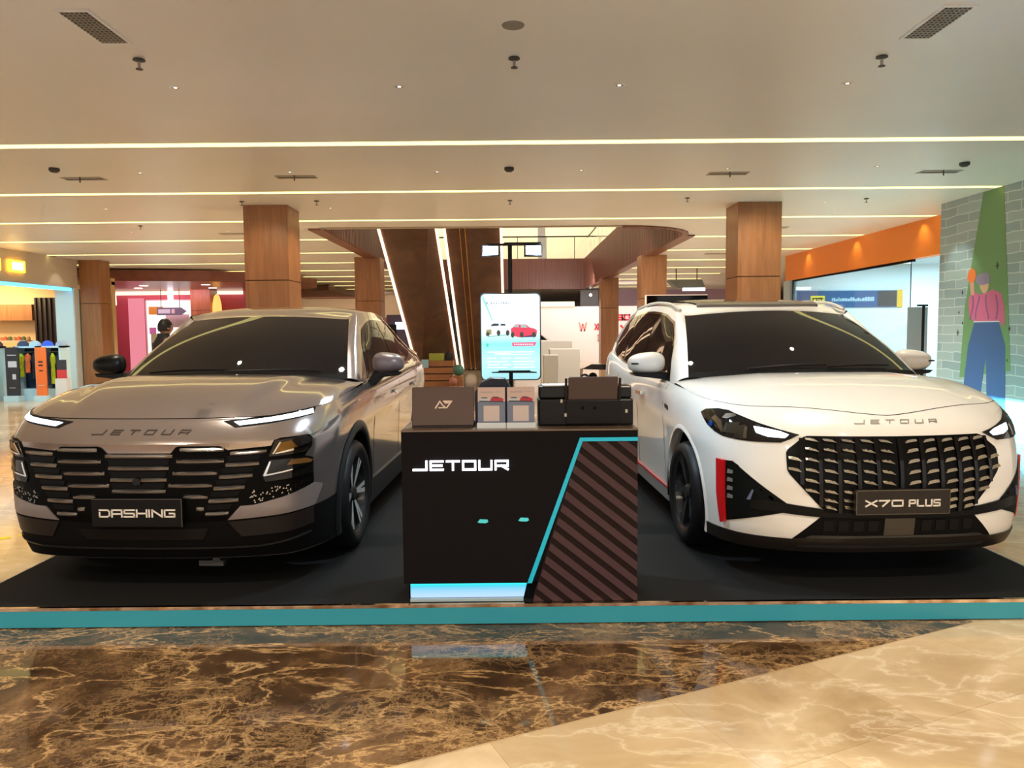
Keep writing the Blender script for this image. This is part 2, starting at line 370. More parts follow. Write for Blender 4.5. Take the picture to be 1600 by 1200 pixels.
# ---------------------------------------------------------------- car builder
def mir(fmap): return lambda a, b, o: (lambda p: (-p[0], p[1], p[2]))(fmap(a, b, o))
def build_car(S, root, paint, wheel_y, wz, R_arch, sunroof=False, k0f=None):
    """shared shell; returns nothing, all parts are children of root"""
    G = S.gh
    Wf = lambda u, z, o=0.: tuple(float(t) for t in S.P(float(u), float(z), o))
    # ---- body wall with wheel arches
    us = sorted(set([round(float(x), 4) for x in np.concatenate([np.arange(0, 2.3, .03), np.arange(2.3, S.L-2.2, .06), np.arange(S.L-2.2, S.L+.001, .05), [S.L]])]))
    mb = MB(); nt = 34
    for sg in (1, -1):
        P = []; YZ = []
        for u in us:
            zt = float(S.top(u)); row = []
            for j in range(nt+1):
                z = S.zb+(zt-S.zb)*j/nt; p = list(Wf(u, z)); row.append(p)
            P.append(row)
        def inside(p): return any((p[1]-wy)**2+(p[2]-wz)**2 < R_arch**2 for wy in wheel_y)
        ins = [[abs(p[0]) > .8 and inside(p) for p in r] for r in P]
        used = set(); fs = []; n = len(P)
        for i in range(n-1):
            for j in range(nt):
                c = [(i, j), (i+1, j), (i+1, j+1), (i, j+1)]
                if sum(ins[a][b] for a, b in c) >= 3: continue
                fs.append(c)
                for q in c: used.add(q)
        for (i, j) in used:
            if ins[i][j]:
                p = P[i][j]; wy = min(wheel_y, key=lambda t: abs(t-p[1])); d = math.hypot(p[1]-wy, p[2]-wz) or 1
                p[1] = wy+(p[1]-wy)*R_arch/d; p[2] = wz+(p[2]-wz)*R_arch/d
        vs = [(sg*p[0], p[1], p[2]) for r in P for p in r]
        mb.add(vs, [tuple(a*(nt+1)+b for a, b in c) for c in fs])
    # ---- cap between the wall top and the bonnet shut line
    uc = np.linspace(-G['ucowl'], G['ucowl'], 131)
    k0 = k0f or (lambda u: .03)
    mb.grid([[S.hood_k(u, k0(abs(u))*t) for t in (0, .35, .7, 1)] for u in uc])
    # ---- shoulder from wall top to the base of the greenhouse
    yend = G['yd0']
    for sg in (1, -1):
        rows = []
        for u in np.concatenate([np.linspace(G['ucowl'], S.L, 90)]):
            a = np.array(Wf(u, float(S.top(u))))
            y = a[1]
            if y < yend-.02: b = np.array([float(S.sx(y, G['bz'](y))), y, float(G['bz'](y))])
            else:
                t = min(1, abs(a[0])/.83); b = np.array([float(G['bx'](yend))*t, yend+.06*(1-t*t), float(G['bz'](yend))])
            rows.append([((a+(b-a)*k)*np.array([sg, 1, 1])) for k in (0, .5, 1)])
        mb.grid(rows)
    mb.build('body_shell', paint, root, smooth=True, ang=30, merge=True)
    # ---- bonnet
    hb = MB(); ks = [0]+[i/14 for i in range(1, 15)]
    hb.grid([[S.hood_k(u, k0(abs(u))+.006+(1-k0(abs(u))-.006)*k, 0) for k in ks] for u in uc])
    hb.build('bonnet', paint, root, smooth=True, ang=30)
    gap = MB(); gap.grid([[S.hood_k(u, k0(abs(u))-.004, -.004), S.hood_k(u, k0(abs(u))+.012, -.004)] for u in uc]); gap.build('bonnet_gap', MATTE, root)
    # ---- windscreen, pillars, roof, flanks
    aa = np.linspace(-1, 1, 25); gg = np.linspace(0, 1, 13)
    m = MB(); m.grid([[S.ws(a, g) for g in gg] for a in aa]); m.build('windscreen', TINT, root, smooth=True)
    m = MB()
    for sg in (1, -1):
        P = []
        for q in np.linspace(0, 1, 9):
            row = []
            for g in gg:
                a = S.ws(1, g); b = S.sidep(0, g); p = a+(b-a)*q
                p = p+np.array([.014, -.016, .008])*math.sin(math.pi*q); row.append(p*np.array([sg, 1, 1]))
            P.append(row)
        m.grid(P)
    for sg in (1, -1):
        m.grid([[S.sidep(q, g)*np.array([sg, 1, 1]) for g in gg] for q in np.linspace(0, 1, 40)])
    # roof
    xs = lambda v: S.sidep(v, 1)
    rc = spl([p[0] for p in G['rc']], [p[1] for p in G['rc']])
    ra = np.linspace(-1, 1, 33)
    def roof(a, v):
        e = xs(v); sa = abs(a)
        if sa < .93: f = S.ws(sa/.93, 1)
        else: f = S.ws(1, 1)+(xs(0)-S.ws(1, 1))*((sa-.93)/.07)
        if v < 1e-6: return np.array([math.copysign(f[0], a), f[1], f[2]])
        t = min(1, v*5); x = (f[0]+(sa*e[0]-f[0])*t)
        yr = xs(1)[1]+.10*(1-sa*sa); y = f[1]+(yr-f[1])*v
        y = y*(1-sa**4)+e[1]*sa**4
        z = e[2]+(float(rc(y))-e[2])*(1-sa**3.2)
        z = f[2]+(z-f[2])*min(1, v*9)
        return np.array([math.copysign(x, a), y, z])
    m.grid([[roof(a, v) for v in [0, .02, .04, .07, .1]+[.1+.9*i/16 for i in range(1, 17)]] for a in ra])
    m.build('roof', paint, root, smooth=True, ang=40)
    m = MB(); gr = np.linspace(0, 1, 7)
    def rear(a, g):
        e = S.sidep(1, g); t = abs(a); z = e[2]
        return np.array([a*e[0], e[1]+.10*(1-t*t), z+(float(rc(xs(1)[1]))-e[2])*(1-t**3.2)*(g)])
    m.grid([[rear(a, g) for g in gr] for a in aa]); m.build('rear_window', TINT, root, smooth=True)
    # ---- underbody
    y1 = S.Y[-1]
    m = MB(); m.bb((-.70, .35, .20), (.70, y1-.3, .62)); m.bb((-.80, wheel_y[0]+.5, .2), (.80, wheel_y[1]-.5, .6)); m.bb((-.80, .3, .64), (.80, y1-.3, .86))
    m.build('underbody', MATTE, root)
    # wheel arch liners
    for wy in wheel_y:
        for sg in (1, -1):
            m = MB(); P = []
            for i in range(25):
                a = -.25+(math.pi+.5)*i/24; P.append([(sg*x, wy+(R_arch-.004)*math.cos(a), wz+(R_arch-.004)*math.sin(a)) for x in (.60, .935)])
            m.grid(P); m.build('arch_liner', MATTE, root, smooth=True)
    return Wf, roof

def wheel(root, x, y, z, R, sg, rimR, face, spoke, n=10, twin=True):
    """tyre with rim as child; sg = outward direction along x"""
    w = .115
    prof = [(rimR-.012, -w+.02), (rimR+.012, -w+.004), (R*.86, -w-.006), (R-.022, -w+.012), (R-.004, -w+.04), (R, -.05), (R, .05), (R-.004, w-.04), (R-.022, w-.012), (R*.86, w+.006), (rimR+.012, w-.004), (rimR-.012, w-.02)]
    m = MB(); m.lathe([(r, h) for r, h in prof], 'x', n=56)
    for k in (-.055, -.02, .02, .055): pass
    t = m.build('tyre', RUBBER, root, loc=(x, y, z), smooth=True, ang=50)
    m = MB()
    barrel = [(rimR, sg*(w-.012)), (rimR-.02, sg*(w-.022)), (rimR-.03, sg*(w-.06)), (rimR-.05, -sg*w*.7), (.10, -sg*w*.5), (.0, -sg*w*.5)]
    m.lathe(barrel, 'x', n=48)
    m.lathe([(.0, sg*(w-.03)), (.045, sg*(w-.032)), (.062, sg*(w-.05)), (.065, -sg*.05)], 'x', n=24)
    for i in range(n):
        a0 = 2*math.pi*i/n
        for d in ((-.11, .11) if twin else (0,)):
            a = a0; b = a0+d
            pin = Vector((sg*(w-.045), .05*math.cos(a), .05*math.sin(a))); po = Vector((sg*(w-.022), (rimR-.012)*math.cos(b), (rimR-.012)*math.sin(b)))
            tdir = Vector((0, -math.sin(b), math.cos(b))); ho = .016; hi = .012; dp = Vector((-sg*.03, 0, 0))
            v = [pin-tdir*hi, pin+tdir*hi, po+tdir*ho, po-tdir*ho]
            m.add(v, [(0,1,2,3)], 1); m.add(v+[q+dp for q in v], [(0,4,5,1),(1,5,6,2),(2,6,7,3),(3,7,4,0),(4,7,6,5)], 0)
    m.build('rim', [spoke, face], t, smooth=True, ang=30)
    return t

def mirror(root, c, sg, paint, s=(.25,.12,.165), arm=None):
    """rounded door mirror shell, glass and foot"""
    m = MB(); P = []
    n1, n2 = 28, 14
    for i in range(n1):
        a = 2*math.pi*i/n1; row = []
        for j in range(n2+1):
            b = -math.pi/2+math.pi*j/n2
            ca, sa = math.cos(a), math.sin(a); cb, sb = math.cos(b), math.sin(b)
            se = lambda t, e: math.copysign(abs(t)**e, t)
            x = se(ca, .75)*se(cb, .7); z = se(sa, .75)*se(cb, .7); y = sb
            y = y if y < 0 else y*.35
            tp = 1-.18*x*sg*(1 if z > 0 else .6)
            row.append((c[0]+x*s[0]/2, c[1]+y*s[1], c[2]+z*tp*s[2]/2))
        P.append(row)
    m.grid(P, 0, True)
    return m.build('door_mirror', paint, root, smooth=True, ang=60)

# =================================================================== WHITE CAR
WPAINT = mat('white car paint', (.80, .78, .745), .35, coat=1, spec=.5)
def white_car():
    S = white_surf()
    root = thing('car', 'white SUV with black honeycomb grille and red bumper trim, on the right of the desk', 'car', (2.115, 4.12, .11), math.radians(2.0))
    k0 = lambda u: .018+.075*math.sin(math.pi*min(1, max(0, u)/1.25))**1.4
    wy = (.985, 3.72); wz = .345
    Wf, roof = build_car(S, root, WPAINT, wy, wz, .435, k0f=k0)
    def both(name, pts, mat_, out, depth, par=root, g=(.05, .05), m=None, **k):
        r = []
        for sg in (1, -1):
            f = (lambda a, b, o, sg=sg: Wf(sg*a, b, o))
            r.append(patch(pts, f, out, depth, g).build(name, mat_, par[0 if sg > 0 else 1] if isinstance(par, list) else par, smooth=True, ang=30, **k))
        return r
    def full(name, half, mat_, out, depth, par=root, g=(.05, .05), **k):
        pts = half+[(-a, b) for a, b in half[::-1] if a > 1e-6]
        return patch(pts, Wf, out, depth, g).build(name, mat_, par, smooth=True, ang=30, **k)
    # head lamps
    hl = [(1.308,.925),(1.26,.948),(1.14,.962),(1.05,.958),(.948,.932),(.852,.905),(.768,.888),(.68,.874),(.54,.848),(.59,.823),(.644,.802),(.79,.800),(.892,.803),(1.016,.812),(1.104,.833),(1.184,.86)]
    lampglass = mat('lamp cover dark gloss', (.008,.007,.007), .05, spec=.4)
    H = both('headlight', hl, lampglass, .005, .02)
    both('daytime_lamp', [(.815,.884),(.724,.874),(.648,.862),(.60,.846),(.622,.828),(.72,.832),(.79,.850)], LED, .009, .004, H)
    proj = mat('projector lens', (.03,.025,.018), .05, spec=.5); bl = mat('blue lens', (.01,.05,.22), .05, coat=1); bz = mat('lamp bezel', (.22,.19,.16), .18, .9)
    for a, b, w_, h_ in ((.965,.868,.055,.032),(.90,.85,.03,.04)):
        both('lamp_module', [(a-w_,b-h_),(a+w_,b-h_),(a+w_*.9,b+h_*.7),(a-w_*.9,b+h_)], proj, .010, .006, H)
    both('lamp_bezel', [(1.03,.835),(1.005,.835),(1.06,.90),(1.13,.925),(1.15,.905),(1.085,.88)], bz, .010, .006, H)
    both('lamp_bezel', [(.868,.815),(.845,.815),(.852,.875),(.872,.885)], bz, .010, .006, H)
    both('lamp_module', smooth_poly([(1.165,.87),(1.14,.855),(1.12,.87),(1.14,.89)], 4), bl, .011, .006, H)
    both('lamp_bezel', [(1.06,.915),(1.02,.912),(.97,.93),(.99,.945),(1.05,.94)], bz, .009, .005, H)
    # grille
    g_half = [(0,.838),(.497,.842),(.52,.835),(.605,.768),(.614,.750),(.606,.66),(.592,.635),(.415,.443),(.40,.425),(0,.418)]
    gr = full('grille', g_half, mat('grille mesh black', (.003,.003,.003), .3, spec=.08), .004, .03)
    blade = mat('grille blade chrome', (.86,.82,.72), .12, 1)
    cols = [(.070,0),(.172,.002),(.278,.004),(.378,.006),(.476,.010),(.565,.012)]
    rows = [.815,.765,.710,.653,.596,.542,.494,.455]
    inpoly = lambda x, z: z < .83 and x < (.46+(.845-z)/(.845-.76)*.12 if z > .76 else (.59 if z > .66 else .59-(.66-z)*.90)) and (z > .575 or x > .29)
    random.seed(4)
    for ci, (cx, dz) in enumerate(cols):
        for rz in rows:
            z = rz+dz
            if not inpoly(cx+.012, z): continue
            wv = .036 if z > .48 else .030; hv = .0105*(1.0 if rz < .8 else .8)
            for sg in (1, -1):
                # leaf: thick outer end high, thin tip low toward the centre; crowned forward
                L_ = [(cx+wv, z+hv), (cx+wv*.9, z-hv*.1), (cx-wv*.2, z-hv*.75), (cx-wv, z-hv*1.3), (cx-wv*.45, z+hv*.3), (cx+wv*.3, z+hv*.9)]
                vs = [Wf(sg*a, b, .012 if i in (0, 4, 5) else .024) for i, (a, b) in enumerate(L_)]
                vb = [Wf(sg*a, b, .002) for a, b in L_]; n = len(L_)
                mb = MB(); mb.add(vs+vb, [tuple(range(n)), tuple(range(n, 2*n))[::-1]]+[(i, n+i, n+(i+1) % n, (i+1) % n) for i in range(n)])
                mb.build('grille_blade', blade, gr)
    fin = MB()
    for cx in (0, .121, .226, .33, .43, .528):
        for sg in ((1, -1) if cx else (1,)):
            z1 = .832; z0 = max(.43, .43 if cx < .4 else .43+(cx-.4)*1.2)
            patch([(sg*(cx-.010), z0), (sg*(cx+.010), z0), (sg*(cx+.016), z1), (sg*(cx-.004), z1)], Wf, .016, .012, (.1, .05), mb=fin)
    fin.build('grille_fin', GLOSSB, gr, smooth=True)
    # bumper
    vents = both('bumper_vent', [(.972,.677),(.924,.68),(.884,.662),(.70,.490),(.60,.470),(.60,.425),(.78,.414),(.972,.325)], mat('vent black', (.005,.006,.0055), .5, spec=.08), .004, .02)
    both('red_blade', [(1.036,.682),(.976,.680),(.976,.318),(1.014,.305),(1.012,.432),(1.036,.485)], RED, .022, .03)
    fv = mat('fin grey', (.16,.16,.16), .4)
    for z in (.618,.571,.522,.475): both('vent_fin', [(.955,z-.012),(.915,z-.010),(.915,z+.008),(.950,z+.012)], fv, .010, .006, vents)
    both('vent_fin', [(.80,.475),(.822,.475),(.79,.535),(.782,.53)], mat('fin blue grey', (.12,.14,.25), .3), .010, .006, vents)
    full('bumper_strip', [(0,.425),(.40,.432),(.428,.452),(.70,.484),(.76,.482),(.80,.475),(.80,.425),(.70,.425),(.43,.405),(0,.398)], mat('bumper strip black', (.004,.004,.004), .2, spec=.12), .010, .02)
    lg = full('lower_grille', [(0,.400),(.43,.404),(.574,.272),(.50,.235),(0,.232)], MATTE, .004, .02)
    cell = mat('lower grille cell', (.006,.006,.007), .4, spec=.1)
    for a in (.12,.20,.28,.36):
        both('grille_cell', [(a,.325),(a+.055,.325),(a+.055,.385),(a,.385)], cell, .008, .005, lg)
    patch([(-.088,.303),(.078,.303),(.078,.400),(-.088,.400)], Wf, .014, .01).build('radar_cover', mat('radar cover', (.035,.027,.019), .5), lg)
    full('lip_bar', [(0,.300),(.47,.300),(.50,.288),(.50,.282),(0,.288)], mat('lip edge', (.03,.03,.03), .3), .012, .01)
    full('bumper_skirt', [(0,.286),(.485,.286),(.574,.272),(.98,.270),(1.26,.262),(1.26,.19),(.62,.19),(0,.19)], mat('skirt dark grey', (.016,.013,.011), .35, spec=.2), .008, .02)
    full('lip_bar', [(0,.238),(.53,.238),(.55,.23),(.53,.222),(0,.222)], mat('lip edge low', (.022,.022,.022), .3), .014, .01)
    # plate and badge
    nb = MB(); q = lambda a, b, o: (a, -.034-o, b)
    for sgp in (0,): nb.prism([(-.262,.427),(.255,.427),(.255,.562),(-.262,.562)], -.034, .0, 'xz')
    pl = nb.build('plate', PLATE, root, bevel=.003)
    fr = MB()
    for a in ((-.262,.556,.255,.562),(-.262,.427,.255,.431),(-.262,.427,-.257,.562),(.251,.427,.255,.562)): fr.bb((a[0], -.0365, a[1]), (a[2], -.033, a[3]))
    fr.build('plate_frame', mat('plate frame', (.10,.085,.06), .3, .5), pl)
    tb = text_mb(strokes('X70', -.212, -.002, .470, .508, .0085, .32, widths={'X':1.1,'7':1.0,'0':1.1}), q, .002)
    text_mb(strokes('PLUS', .026, .202, .468, .508, .0085, .4), q, .002, mb=tb); tb.build('plate_lettering', LETTER, pl)
    bq = strokes('JETOUR', -.205, .268, .0, .020, .0042, .85, shear=.7)
    def hm(a, b, o):
        p = S.hood_k(a, .0, 0); w_ = Wf(a, .903+b, o+.001); return w_
    text_mb(bq, hm, .003).build('bonnet_lettering', mat('badge silver', (.50,.47,.43), .3, .8), root)
    # side windows: chrome surround, black frame, panes
    def sf(sg): return lambda a, b, o: (sg*(float(S.sx(a, b))+o), a, b)
    bz_ = lambda y: float(S.gh['bz'](y)); rz_ = lambda y: float(S.gh['rz'](y))
    def dlo(d):
        pts = [(1.56-d, bz_(1.56)+.022-d)]
        for y in (1.9, 2.4, 2.9, 3.4, 3.8): pts.append((y, bz_(y)+.022-d))
        pts += [(4.05+d, bz_(4.05)+.06-d), (4.10+d, bz_(4.1)+.12), (4.02+d, rz_(4.02)-.13), (3.9, rz_(3.9)-.085+d), (3.6, rz_(3.6)-.065+d)]
        for y in (3.2, 2.8, 2.5, 2.3): pts.append((y, rz_(y)-.06+d))
        pts += [(2.15, rz_(2.15)-.075+d), (2.05-d*.7, 1.475+d), (1.8-d, 1.31+d*.6)]
        return pts
    for sg in (1, -1):
        patch(dlo(.016), sf(sg), .003, .01, (.1, .1)).build('window_trim', CHROME, root, smooth=True, ang=30)
        patch(dlo(0), sf(sg), .007, .01, (.1, .1)).build('window_frame', GLOSSB, root, smooth=True, ang=30)
        f = sf(sg)
        for y0, y1 in ((1.62, 2.42), (2.56, 3.32), (3.42, 3.95)):
            pts = [(y0, bz_(y0)+.04), (y1, bz_(y1)+.04), (y1, rz_(y1)-.085 if y1 < 3.8 else rz_(y1)-.14), ((y0+y1)/2 if y0 > 2 else 2.15, rz_(2.9)-.09 if y0 > 2 else rz_(2.15)-.10), (y0, rz_(y0)-.085 if y0 > 2 else 1.19)]
            if y0 > 2: pts = [(y0, bz_(y0)+.04), (y1, bz_(y1)+.04), (y1, rz_(y1)-(.08 if y1 < 3.8 else .13)), (y0, rz_(y0)-.08)]
            else: pts = [(y0, bz_(y0)+.04), (y1, bz_(y1)+.04), (y1, rz_(y1)-.08), (2.2, rz_(2.2)-.09), (2.08, 1.46), (1.8, 1.28)]
            patch(pts, f, .010, .004, (.1, .1)).build('side_window', TINT, root, smooth=True, ang=30)
        # door lines, handles
        um = lambda y: float(np.interp(y, S.Y[100:1400], S.U[100:1400]))
        fw = lambda a, b, o, sg=sg: Wf(sg*a, b, o)
        for y in (1.52, 2.48, 3.42):
            u = um(y); patch([(u-.003, .30), (u+.003, .30), (u+.003, float(S.top(u))-.01), (u-.003, float(S.top(u))-.01)], fw, .001, .004, (.1, .1)).build('door_gap', MATTE, root)
        for y in (2.28, 3.2):
            u = um(y); patch([(u-.11, .90), (u+.08, .90), (u+.08, .93), (u-.11, .93)], fw, .035, .025, (.1, .1)).build('door_handle', CHROME, root, bevel=.004)
        u = um(1.40); patch([(u-.05, .86), (u+.045, .875), (u+.05, .90), (u-.035, .888)], fw, .006, .006, (.1, .1)).build('fender_emblem', BLACK, root)
        u0, u1 = um(1.42), um(3.28)
        patch([(u0, .19), (u1, .19), (u1, .275), (u0, .275)], fw, .012, .02, (.2, .05)).build('side_sill', mat('sill grey', (.22,.22,.22), .4), root)
        patch([(u0, .275), (u1, .275), (u1, .292), (u0, .292)], fw, .014, .012, (.2, .05)).build('sill_stripe', RED, root)
    for yy in wy:
        for sg in (1, -1):
            P = []
            for i in range(41):
                a = math.radians(-20+220*i/40); ring = []
                for r, o in ((.425, -.06), (.425, .0), (.431, .007), (.452, .005), (.462, -.004)):
                    y, z = yy+r*math.cos(a), max(wz+r*math.sin(a), .19); ring.append((sg*(max(Wf(um(y), min(z, .97))[0], .90)+o), y, z))
                P.append(ring)
            MB().grid(P).build('arch_lip', WPAINT, root, smooth=True, ang=50)
    # mirrors
    for sg in (1, -1):
        mm = mirror(root, (sg*1.025, 1.74, 1.178), sg, WPAINT, (.285, .11, .165))
        b = MB(); b.prism([(sg*.87,1.045),(sg*.93,1.062),(sg*1.12,1.085),(sg*1.15,1.108),(sg*.87,1.112)], 1.645, 1.80, 'xz'); b.build('mirror_foot', BLACK, mm, bevel=.008)
        b = MB(); b.box((sg*1.11, 1.655, 1.178), (.085, .03, .012)); b.build('turn_signal', BLACK, mm, bevel=.004)
    # wipers, cowl
    c = MB(); c.grid([[S.ws(a, g)+np.array([0, -.004, .006]) for g in (-.02, .045)] for a in np.linspace(-1, 1, 21)]); c.build('cowl', MATTE, root)
    for a0, a1 in ((.10, .72), (-.55, .10)):
        pts = [S.ws(a, .05+.03*math.sin(3*(a-a0)))+np.array([0, -.012, .014]) for a in np.linspace(a0, a1, 9)]
        MB().tube(pts, .007, 6).build('wiper', BLACK, root)
    # roof rails and glass roof
    for sg in (1, -1):
        P = []
        for i in range(25):
            t = i/24; y = 2.12+t*1.95; e = S.sx(y, rz_(y)); zz = rz_(y)+.012+.016*min(1, math.sin(math.pi*t)*3)
            P.append((sg*(float(e)-.03), y, zz))
        MB().tube(P, .013, 8).build('roof_rail', mat('rail satin white', (.7,.69,.67), .3, .3) if sg > 0 else bpy.data.materials['rail satin white'], root, smooth=True)
    def rf(a, b, o): p = roof(a, b); return (p[0], p[1], p[2]+o)
    patch([(-.70,.12),(.70,.12),(.72,.18),(.72,.60),(-.72,.60),(-.72,.18)], rf, .012, .015, (.1, .05)).build('glass_roof', TINT, root, smooth=True)
    patch([(-.72,.085),(.72,.085),(.70,.118),(-.70,.118)], rf, .022, .02, (.1, .05)).build('roof_deflector', mat('deflector', (.12,.10,.08), .2), root, smooth=True)
    sp = mat('spoke black', (.015,.015,.015), .2)
    for y in wy:
        for sg in (1, -1): wheel(root, sg*.835, y, wz, .345, sg, .248, mat('spoke edge', (.10,.10,.11), .15, .8) if (y, sg) == (wy[0], 1) else bpy.data.materials['spoke edge'], sp, 5, True)
    # rear: tail lamps
    for sg in (1, -1):
        f = lambda a, b, o, sg=sg: Wf(sg*a, b, o)
        patch([(S.L-.95,.85),(S.L-.25,.88),(S.L-.25,.98),(S.L-.9,1.0)], f, .006, .02, (.05, .05)).build('tail_lamp', RED, root, smooth=True)
    return root, S

# =================================================================== GREY CAR
def grey_paint():
    m = mat('grey metallic paint', (.50, .44, .43), .16, .88, coat=1); return m
GPAINT = grey_paint(); MPAINT = mat('mirror cap mauve grey', (.17,.13,.135), .35, .2, coat=.5)
def grey_car():
    S = gray_surf()
    root = thing('car', 'dark grey SUV with slatted black grille and slim white daytime lamps, left of the desk', 'car', (-2.0, 4.09, .11), math.radians(-2.2))
    wy = (1.03, 3.73); wz = .36
    Wf0, roof = build_car(S, root, GPAINT, wy, wz, .425, k0f=lambda u: .01 if u < 1.0 else .01)
    Wf = lambda u, z, o=0.: Wf0(u*1.012, z+.006, o)
    def both(name, pts, mat_, out, depth, par=root, g=(.05, .05), **k):
        r = []
        for sg in (1, -1):
            f = (lambda a, b, o, sg=sg: Wf(sg*a, b, o))
            r.append(patch(pts, f, out, depth, g).build(name, mat_, par[0 if sg > 0 else 1] if isinstance(par, list) else par, smooth=True, ang=30, **k))
        return r
    def full(name, half, mat_, out, depth, par=root, g=(.05, .05), **k):
        pts = half+[(-a, b) for a, b in half[::-1] if a > 1e-6]
        return patch(pts, Wf, out, depth, g).build(name, mat_, par, smooth=True, ang=30, **k)
    gr = full('grille', [(0,.787),(.172,.787),(.20,.818),(.218,.825),(.43,.823),(.472,.800),(.696,.815),(.712,.846),(.752,.856),(.93,.858),(.953,.838),(.95,.792),(.892,.742),(.956,.722),(.964,.575),(.60,.500),(.53,.496),(.46,.418),(0,.395)],
              mat('grille deep black', (.002,.002,.002), .4, spec=.06), .004, .03)
    slat = mat('grille slat', (.50,.48,.47), .3, .95)
    def bar(a0, a1, z, sl=.0):
        for sg in ((1, -1) if a0 > 0 else (1,)):
            t = .0085; n = max(2, int(abs(a1-a0)/.05)+1); P = []
            for i in range(n+1):
                a = a0+(a1-a0)*i/n; zz = z+sl*(a-a0); e = .4 if i in (0, n) else 1
                P.append([Wf(sg*a, zz+t+.003, .002), Wf(sg*a, zz+t*.7, .012*e), Wf(sg*a, zz, .022*e), Wf(sg*a, zz-t, .018*e), Wf(sg*a, zz-t-.004, .002)])
            MB().grid(P).build('grille_slat', slat, gr, smooth=True, ang=50)
    for a, z in ((.182,.773),(.164,.709),(.152,.647),(.145,.585)): bar(-a, a, z)
    for a0, a1, z in ((.224,.455,.806),(.204,.452,.745),(.184,.418,.681),(.16,.39,.615),(.236,.364,.553),(.302,.342,.486)): bar(a0, a1, z)
    for a0, a1, z in ((.484,.672,.782),(.460,.632,.720),(.426,.597,.657),(.395,.555,.595),(.368,.522,.527),(.348,.468,.455)): bar(a0, a1, z, .03)
    # block faces between the slats
    blk = mat('grille block', (.004,.0035,.004), .35, spec=.10)
    def block(pts):
        for sg in (1, -1): patch([(sg*a, b) for a, b in pts], Wf, .009, .006, (.06, .06)).build('grille_block', blk, gr, smooth=True)
    for i, (z0, z1, a, b) in enumerate(((.721,.758,.212,.452),(.659,.692,.196,.43),(.596,.628,.176,.40),(.537,.562,.236,.372))): block([(a+.01,z0+.006),(b-.02,z0+.006),(b,z1),(a-.004,z1)])
    for z0, z1, a, b in ((.735,.768,.47,.645),(.673,.703,.44,.61),(.611,.64,.41,.57),(.545,.578,.382,.535),(.475,.508,.36,.49)): block([(a+.006,z0+.004),(b-.015,z0+.008),(b,z1+.004),(a-.004,z1)])
    for z0, z1, a in ((.725,.757,.160),(.661,.693,.148),(.60,.63,.138)): patch([(-a,z0),(a,z0),(a+.008,z1),(-a-.008,z1)], Wf, .009, .006, (.06, .06)).build('grille_block', blk, gr, smooth=True)
    patch(smooth_poly([(-.018,.625),(.018,.625),(.018,.655),(-.018,.655)], 2), Wf, .026, .02, (.1, .1)).build('front_camera', GLOSSB, gr)
    # lamps
    warm = mat('lamp chamber amber', (.22,.12,.03), .12, .6)
    lampg = mat('lamp chamber dark', (.02,.016,.013), .06, .2, spec=.5)
    U_ = both('headlight', [(.716,.845),(.904,.853),(.938,.838),(.942,.802),(.896,.765),(.682,.757)], lampg, .010, .02)
    both('lamp_reflector', [(.735,.83),(.80,.838),(.84,.80),(.86,.785),(.715,.770)], warm, .014, .006, U_)
    both('lamp_bezel', [(.70,.772),(.708,.771),(.746,.835),(.738,.836)], CHROME, .018, .006, U_)
    both('lamp_bezel', [(.715,.776),(.715,.770),(.90,.792),(.935,.812),(.930,.816),(.895,.797)], CHROME, .018, .006, U_)
    both('lamp_module', [(.86,.80),(.93,.815),(.93,.835),(.90,.845),(.86,.84)], mat('projector dark', (.02,.02,.02), .05, coat=1), .014, .006, U_)
    L_ = both('fog_lamp', [(.645,.660),(.685,.738),(.876,.738),(.952,.716),(.950,.640),(.66,.622)], mat('fog lamp cover', (.006,.0055,.005), .05, spec=.4), .010, .02)
    both('lamp_bezel', [(.650,.656),(.664,.656),(.692,.730),(.684,.732)], CHROME, .016, .006, L_)
    both('lamp_bezel', [(.652,.660),(.655,.653),(.92,.690),(.918,.697)], CHROME, .016, .006, L_)
    both('lamp_reflector', [(.775,.705),(.80,.733),(.90,.728),(.945,.712),(.93,.70)], mat('amber strip', (.20,.10,.03), .2, .3), .013, .005, L_)
    stud = MB(); random.seed(7)
    for i in range(60):
        a = random.uniform(.58, .94); z = random.uniform(.50+(a-.58)*.22, .60)
        for sg in (1, -1): patch([(sg*(a-.004), z-.004), (sg*(a+.006), z-.003), (sg*(a+.002), z+.006)], Wf, .012, .009, (1, 1), mb=stud)
    stud.build('mesh_stud', DCHROME, gr, kind='stuff')
    # daytime strips at the bonnet edge
    D = both('daytime_lamp', [(.432,.948),(.51,.956),(1.10,.998),(1.085,.982),(1.04,.960),(.54,.920),(.50,.917)], GLOSSB, .004, .02)
    both('lamp_strip', [(.492,.944),(1.065,.988),(1.045,.966),(.525,.927)], LED, .008, .006, D)
    # silver corners, skirts
    sil = mat('satin silver trim', (.27,.235,.235), .38, .5)
    both('bumper_corner', [(.462,.422),(.53,.497),(.60,.500),(.965,.577),(1.035,.560),(1.028,.54),(.968,.455),(.955,.449)], sil, .012, .03)
    full('lower_bumper', [(0,.398),(.46,.416),(.955,.444),(1.28,.46),(1.31,.30),(1.28,.19),(0,.19)], MATTE, .004, .02)
    both('skid_trim', [(.462,.410),(.95,.440),(.968,.345),(.80,.330),(.528,.322)], mat('skid dark grey', (.016,.013,.013), .35, spec=.3), .012, .015)
    full('lip_bar', [(0,.262),(.62,.262),(.95,.30),(.95,.292),(.62,.252),(0,.252)], mat('lip edge grey', (.02,.02,.02), .25), .014, .01)
    full('lower_grille', [(0,.375),(.36,.375),(.32,.31),(0,.31)], BLACK, .010, .01)
